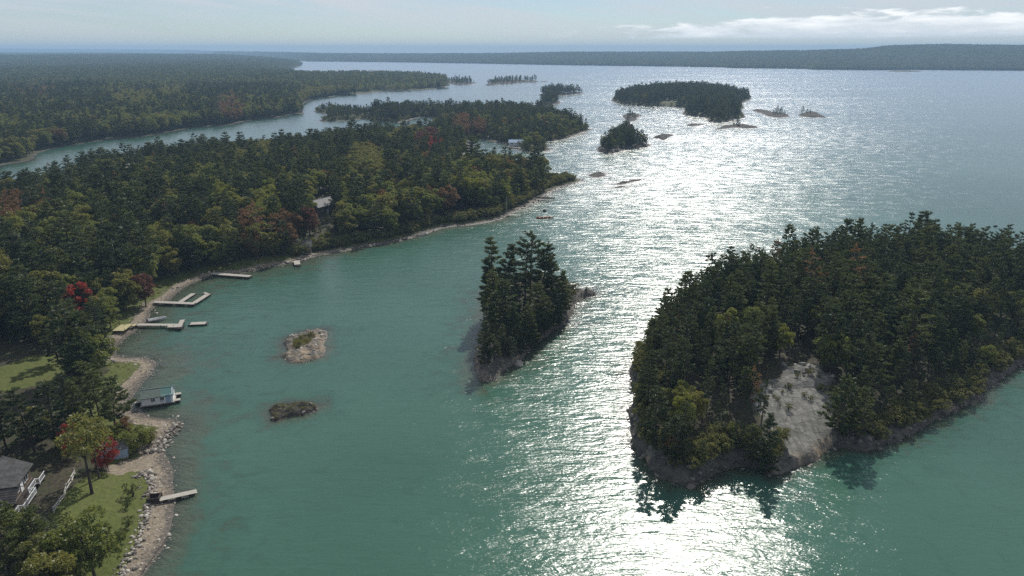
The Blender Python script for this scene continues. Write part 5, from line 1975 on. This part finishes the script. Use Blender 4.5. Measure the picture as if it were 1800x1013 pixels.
# single boulders that stand out
for land, u, v, r, lab, sx in ((big, 1216, 846, 1.2, 'pale square boulder at the southern tip of the large island', 1.0), (shore, 745, 413, 1.9, 'flat pale rock lying at the edge of the shaded shore', 1.6),
                               (shore, 505, 462, 1.2, 'pale shore rock left of the stub dock', 1.3), (mid, 912, 640, 1.5, 'pinkish half-sunk rock at the front of the small island', 1.4)):
    p = hit(land, u, v)
    v_, f_ = STONES[int(u) % 7]
    for _ in range(1):
        pass
    o = link('boulder', fast_mesh('boulder', v_, f_, [M_STONE]), None, (p[0], p[1], p[2] + 0.1))
    o.scale = (r * sx, r, r * 0.8)
    o.rotation_euler = (0.1, 0.05, 0.4 + u)
    tag(o, lab, 'boulder')

# grass tufts on the rock islet and on the banks
def blades(name, label, pts, h, mat, per=14):
    n = len(pts) * per
    c = np.repeat(pts, per, 0) + np.column_stack([rng.normal(0, 0.16, n), rng.normal(0, 0.16, n), np.full(n, 0.0)])
    d = unit(np.column_stack([rng.normal(0, 0.35, n), rng.normal(0, 0.35, n), np.ones(n)]))
    L = h * rng.uniform(0.6, 1.3, n)
    V, F = tri_tufts(c + d * L[:, None] * 0.3, d, L, np.full(n, 0.07), rng)
    return tag(link(name, fast_mesh(name, V, F, [mat])), label, 'grass', kind='stuff')


L = ISLETS['grassy_rock'][0]
P = shore_points(L, 700, 0.5, 9)
u, v, _ = project(P)
P = P[in_poly(u, v, [(512, 614), (520, 594), (545, 586), (554, 590), (542, 604), (520, 614)])]
blades('grass', 'tall grass tuft growing on the pale rock islet', P, 0.9, LEAF['shrub'])
P = shore_points(ISLETS['dark_rock'][0], 150, 0.4, 4)
blades('grass', 'sparse weeds on the dark rock islet', P, 0.35, LEAF['shrub'], 8)
P = shore_points(shore, 1500, 4.5, 9.0, lambda X, Y: (Y > 150) & (Y < 270) & (X > -130) & (X < -60))
blades('grass', 'rough grass along the bank behind the docks', P, 0.6, LEAF['shrub'], 10)
LW = [hit(shore, u, v) for u, v in LAWN_PX]
# the two clipped shrubs on the lawn
for u, v, h, lab in ((234, 872, 2.6, 'small clipped evergreen standing alone on the lawn'), (224, 892, 1.6, 'lower round bush just below the lone lawn evergreen'), (226, 925, 2.0, 'dark bush nearest the stone line on the lawn')):
    p = hit(shore, u, v)
    o = empty('shrub', p - (0, 0, 0.05), rng.uniform(0, 6))
    pr = PROTOS[SHRUB[0]]
    s = h / pr.h
    o.scale = (s * 0.75, s * 0.75, s)
    link('trunk', pr.trunk, o)
    link('crown', fast_mesh('crown', *[np.array(x) for x in ([v_.co[:] for v_ in pr.crown.vertices], [p_.vertices[:] for p_ in pr.crown.polygons])], [LEAF['pine']]), o)
    tag(o, lab, 'shrub', 'shrubs on the lawn')
# undergrowth along the wooded shores
U_P, U_S = [], []
for land, n, d0, d1, cond, s0, s1 in ((big, 1100, 0.8, 4.5, lambda X, Y: slab_mask(X, Y) < 0.5, 0.5, 1.3), (big, 45, 10, 30, lambda X, Y: slab_mask(X, Y) > 0.3, 0.3, 0.7), (mid, 110, 1.4, 3.5, lambda X, Y: Y > 168, 0.4, 0.9), (shore, 1500, 4.8, 8.5, lambda X, Y: (Y > 250) & (X > -100), 0.7, 1.9),
                                      (back, 700, 3, 7, None, 0.9, 2.0), (suni, 260, 2, 6, None, 0.8, 1.6)):
    P = shore_points(land, n, d0, d1, cond)
    U_P.append(P - (0, 0, 0.1))
    U_S.append(rng.uniform(s0, s1, len(P)))
U_P, U_S = np.vstack(U_P), np.concatenate(U_S)
scatter('undergrowth', U_P, rng.choice(SHRUB, len(U_P)), rng.uniform(0, 6.28, len(U_P)), U_S[:, None] * np.ones(3), 'low brush along the wooded shorelines', 'undergrowth')

# bring the anchors of things built in place to their own base
for o in [q for q in COL.objects if q.type == 'EMPTY' and q.parent is None and tuple(q.location) == (0, 0, 0) and q.children]:
    pts = np.array([list(c.location + Vector(c.bound_box[k])) for c in o.children for k in (0, 6)])
    c0 = Vector(((pts[:, 0].min() + pts[:, 0].max()) / 2, (pts[:, 1].min() + pts[:, 1].max()) / 2, 0.0))
    o.location = c0
    for c in o.children:
        c.location = c.location - c0

# ------------------------------------------------------------------ haze
m, T = new_mat('haze')
pv = T.n('ShaderNodeVolumePrincipled', {'Color': (0.47, 0.72, 1.0, 1), 'Density': 0.000145, 'Anisotropy': 0.0})
finish(T, None, pv.outputs[0])
hz = MB().box((-800, 7500, 66), (25000, 17000, 150)).build('haze', m)
tag(hz, 'pale blue haze in the distant air over the bay', 'haze', kind='stuff')
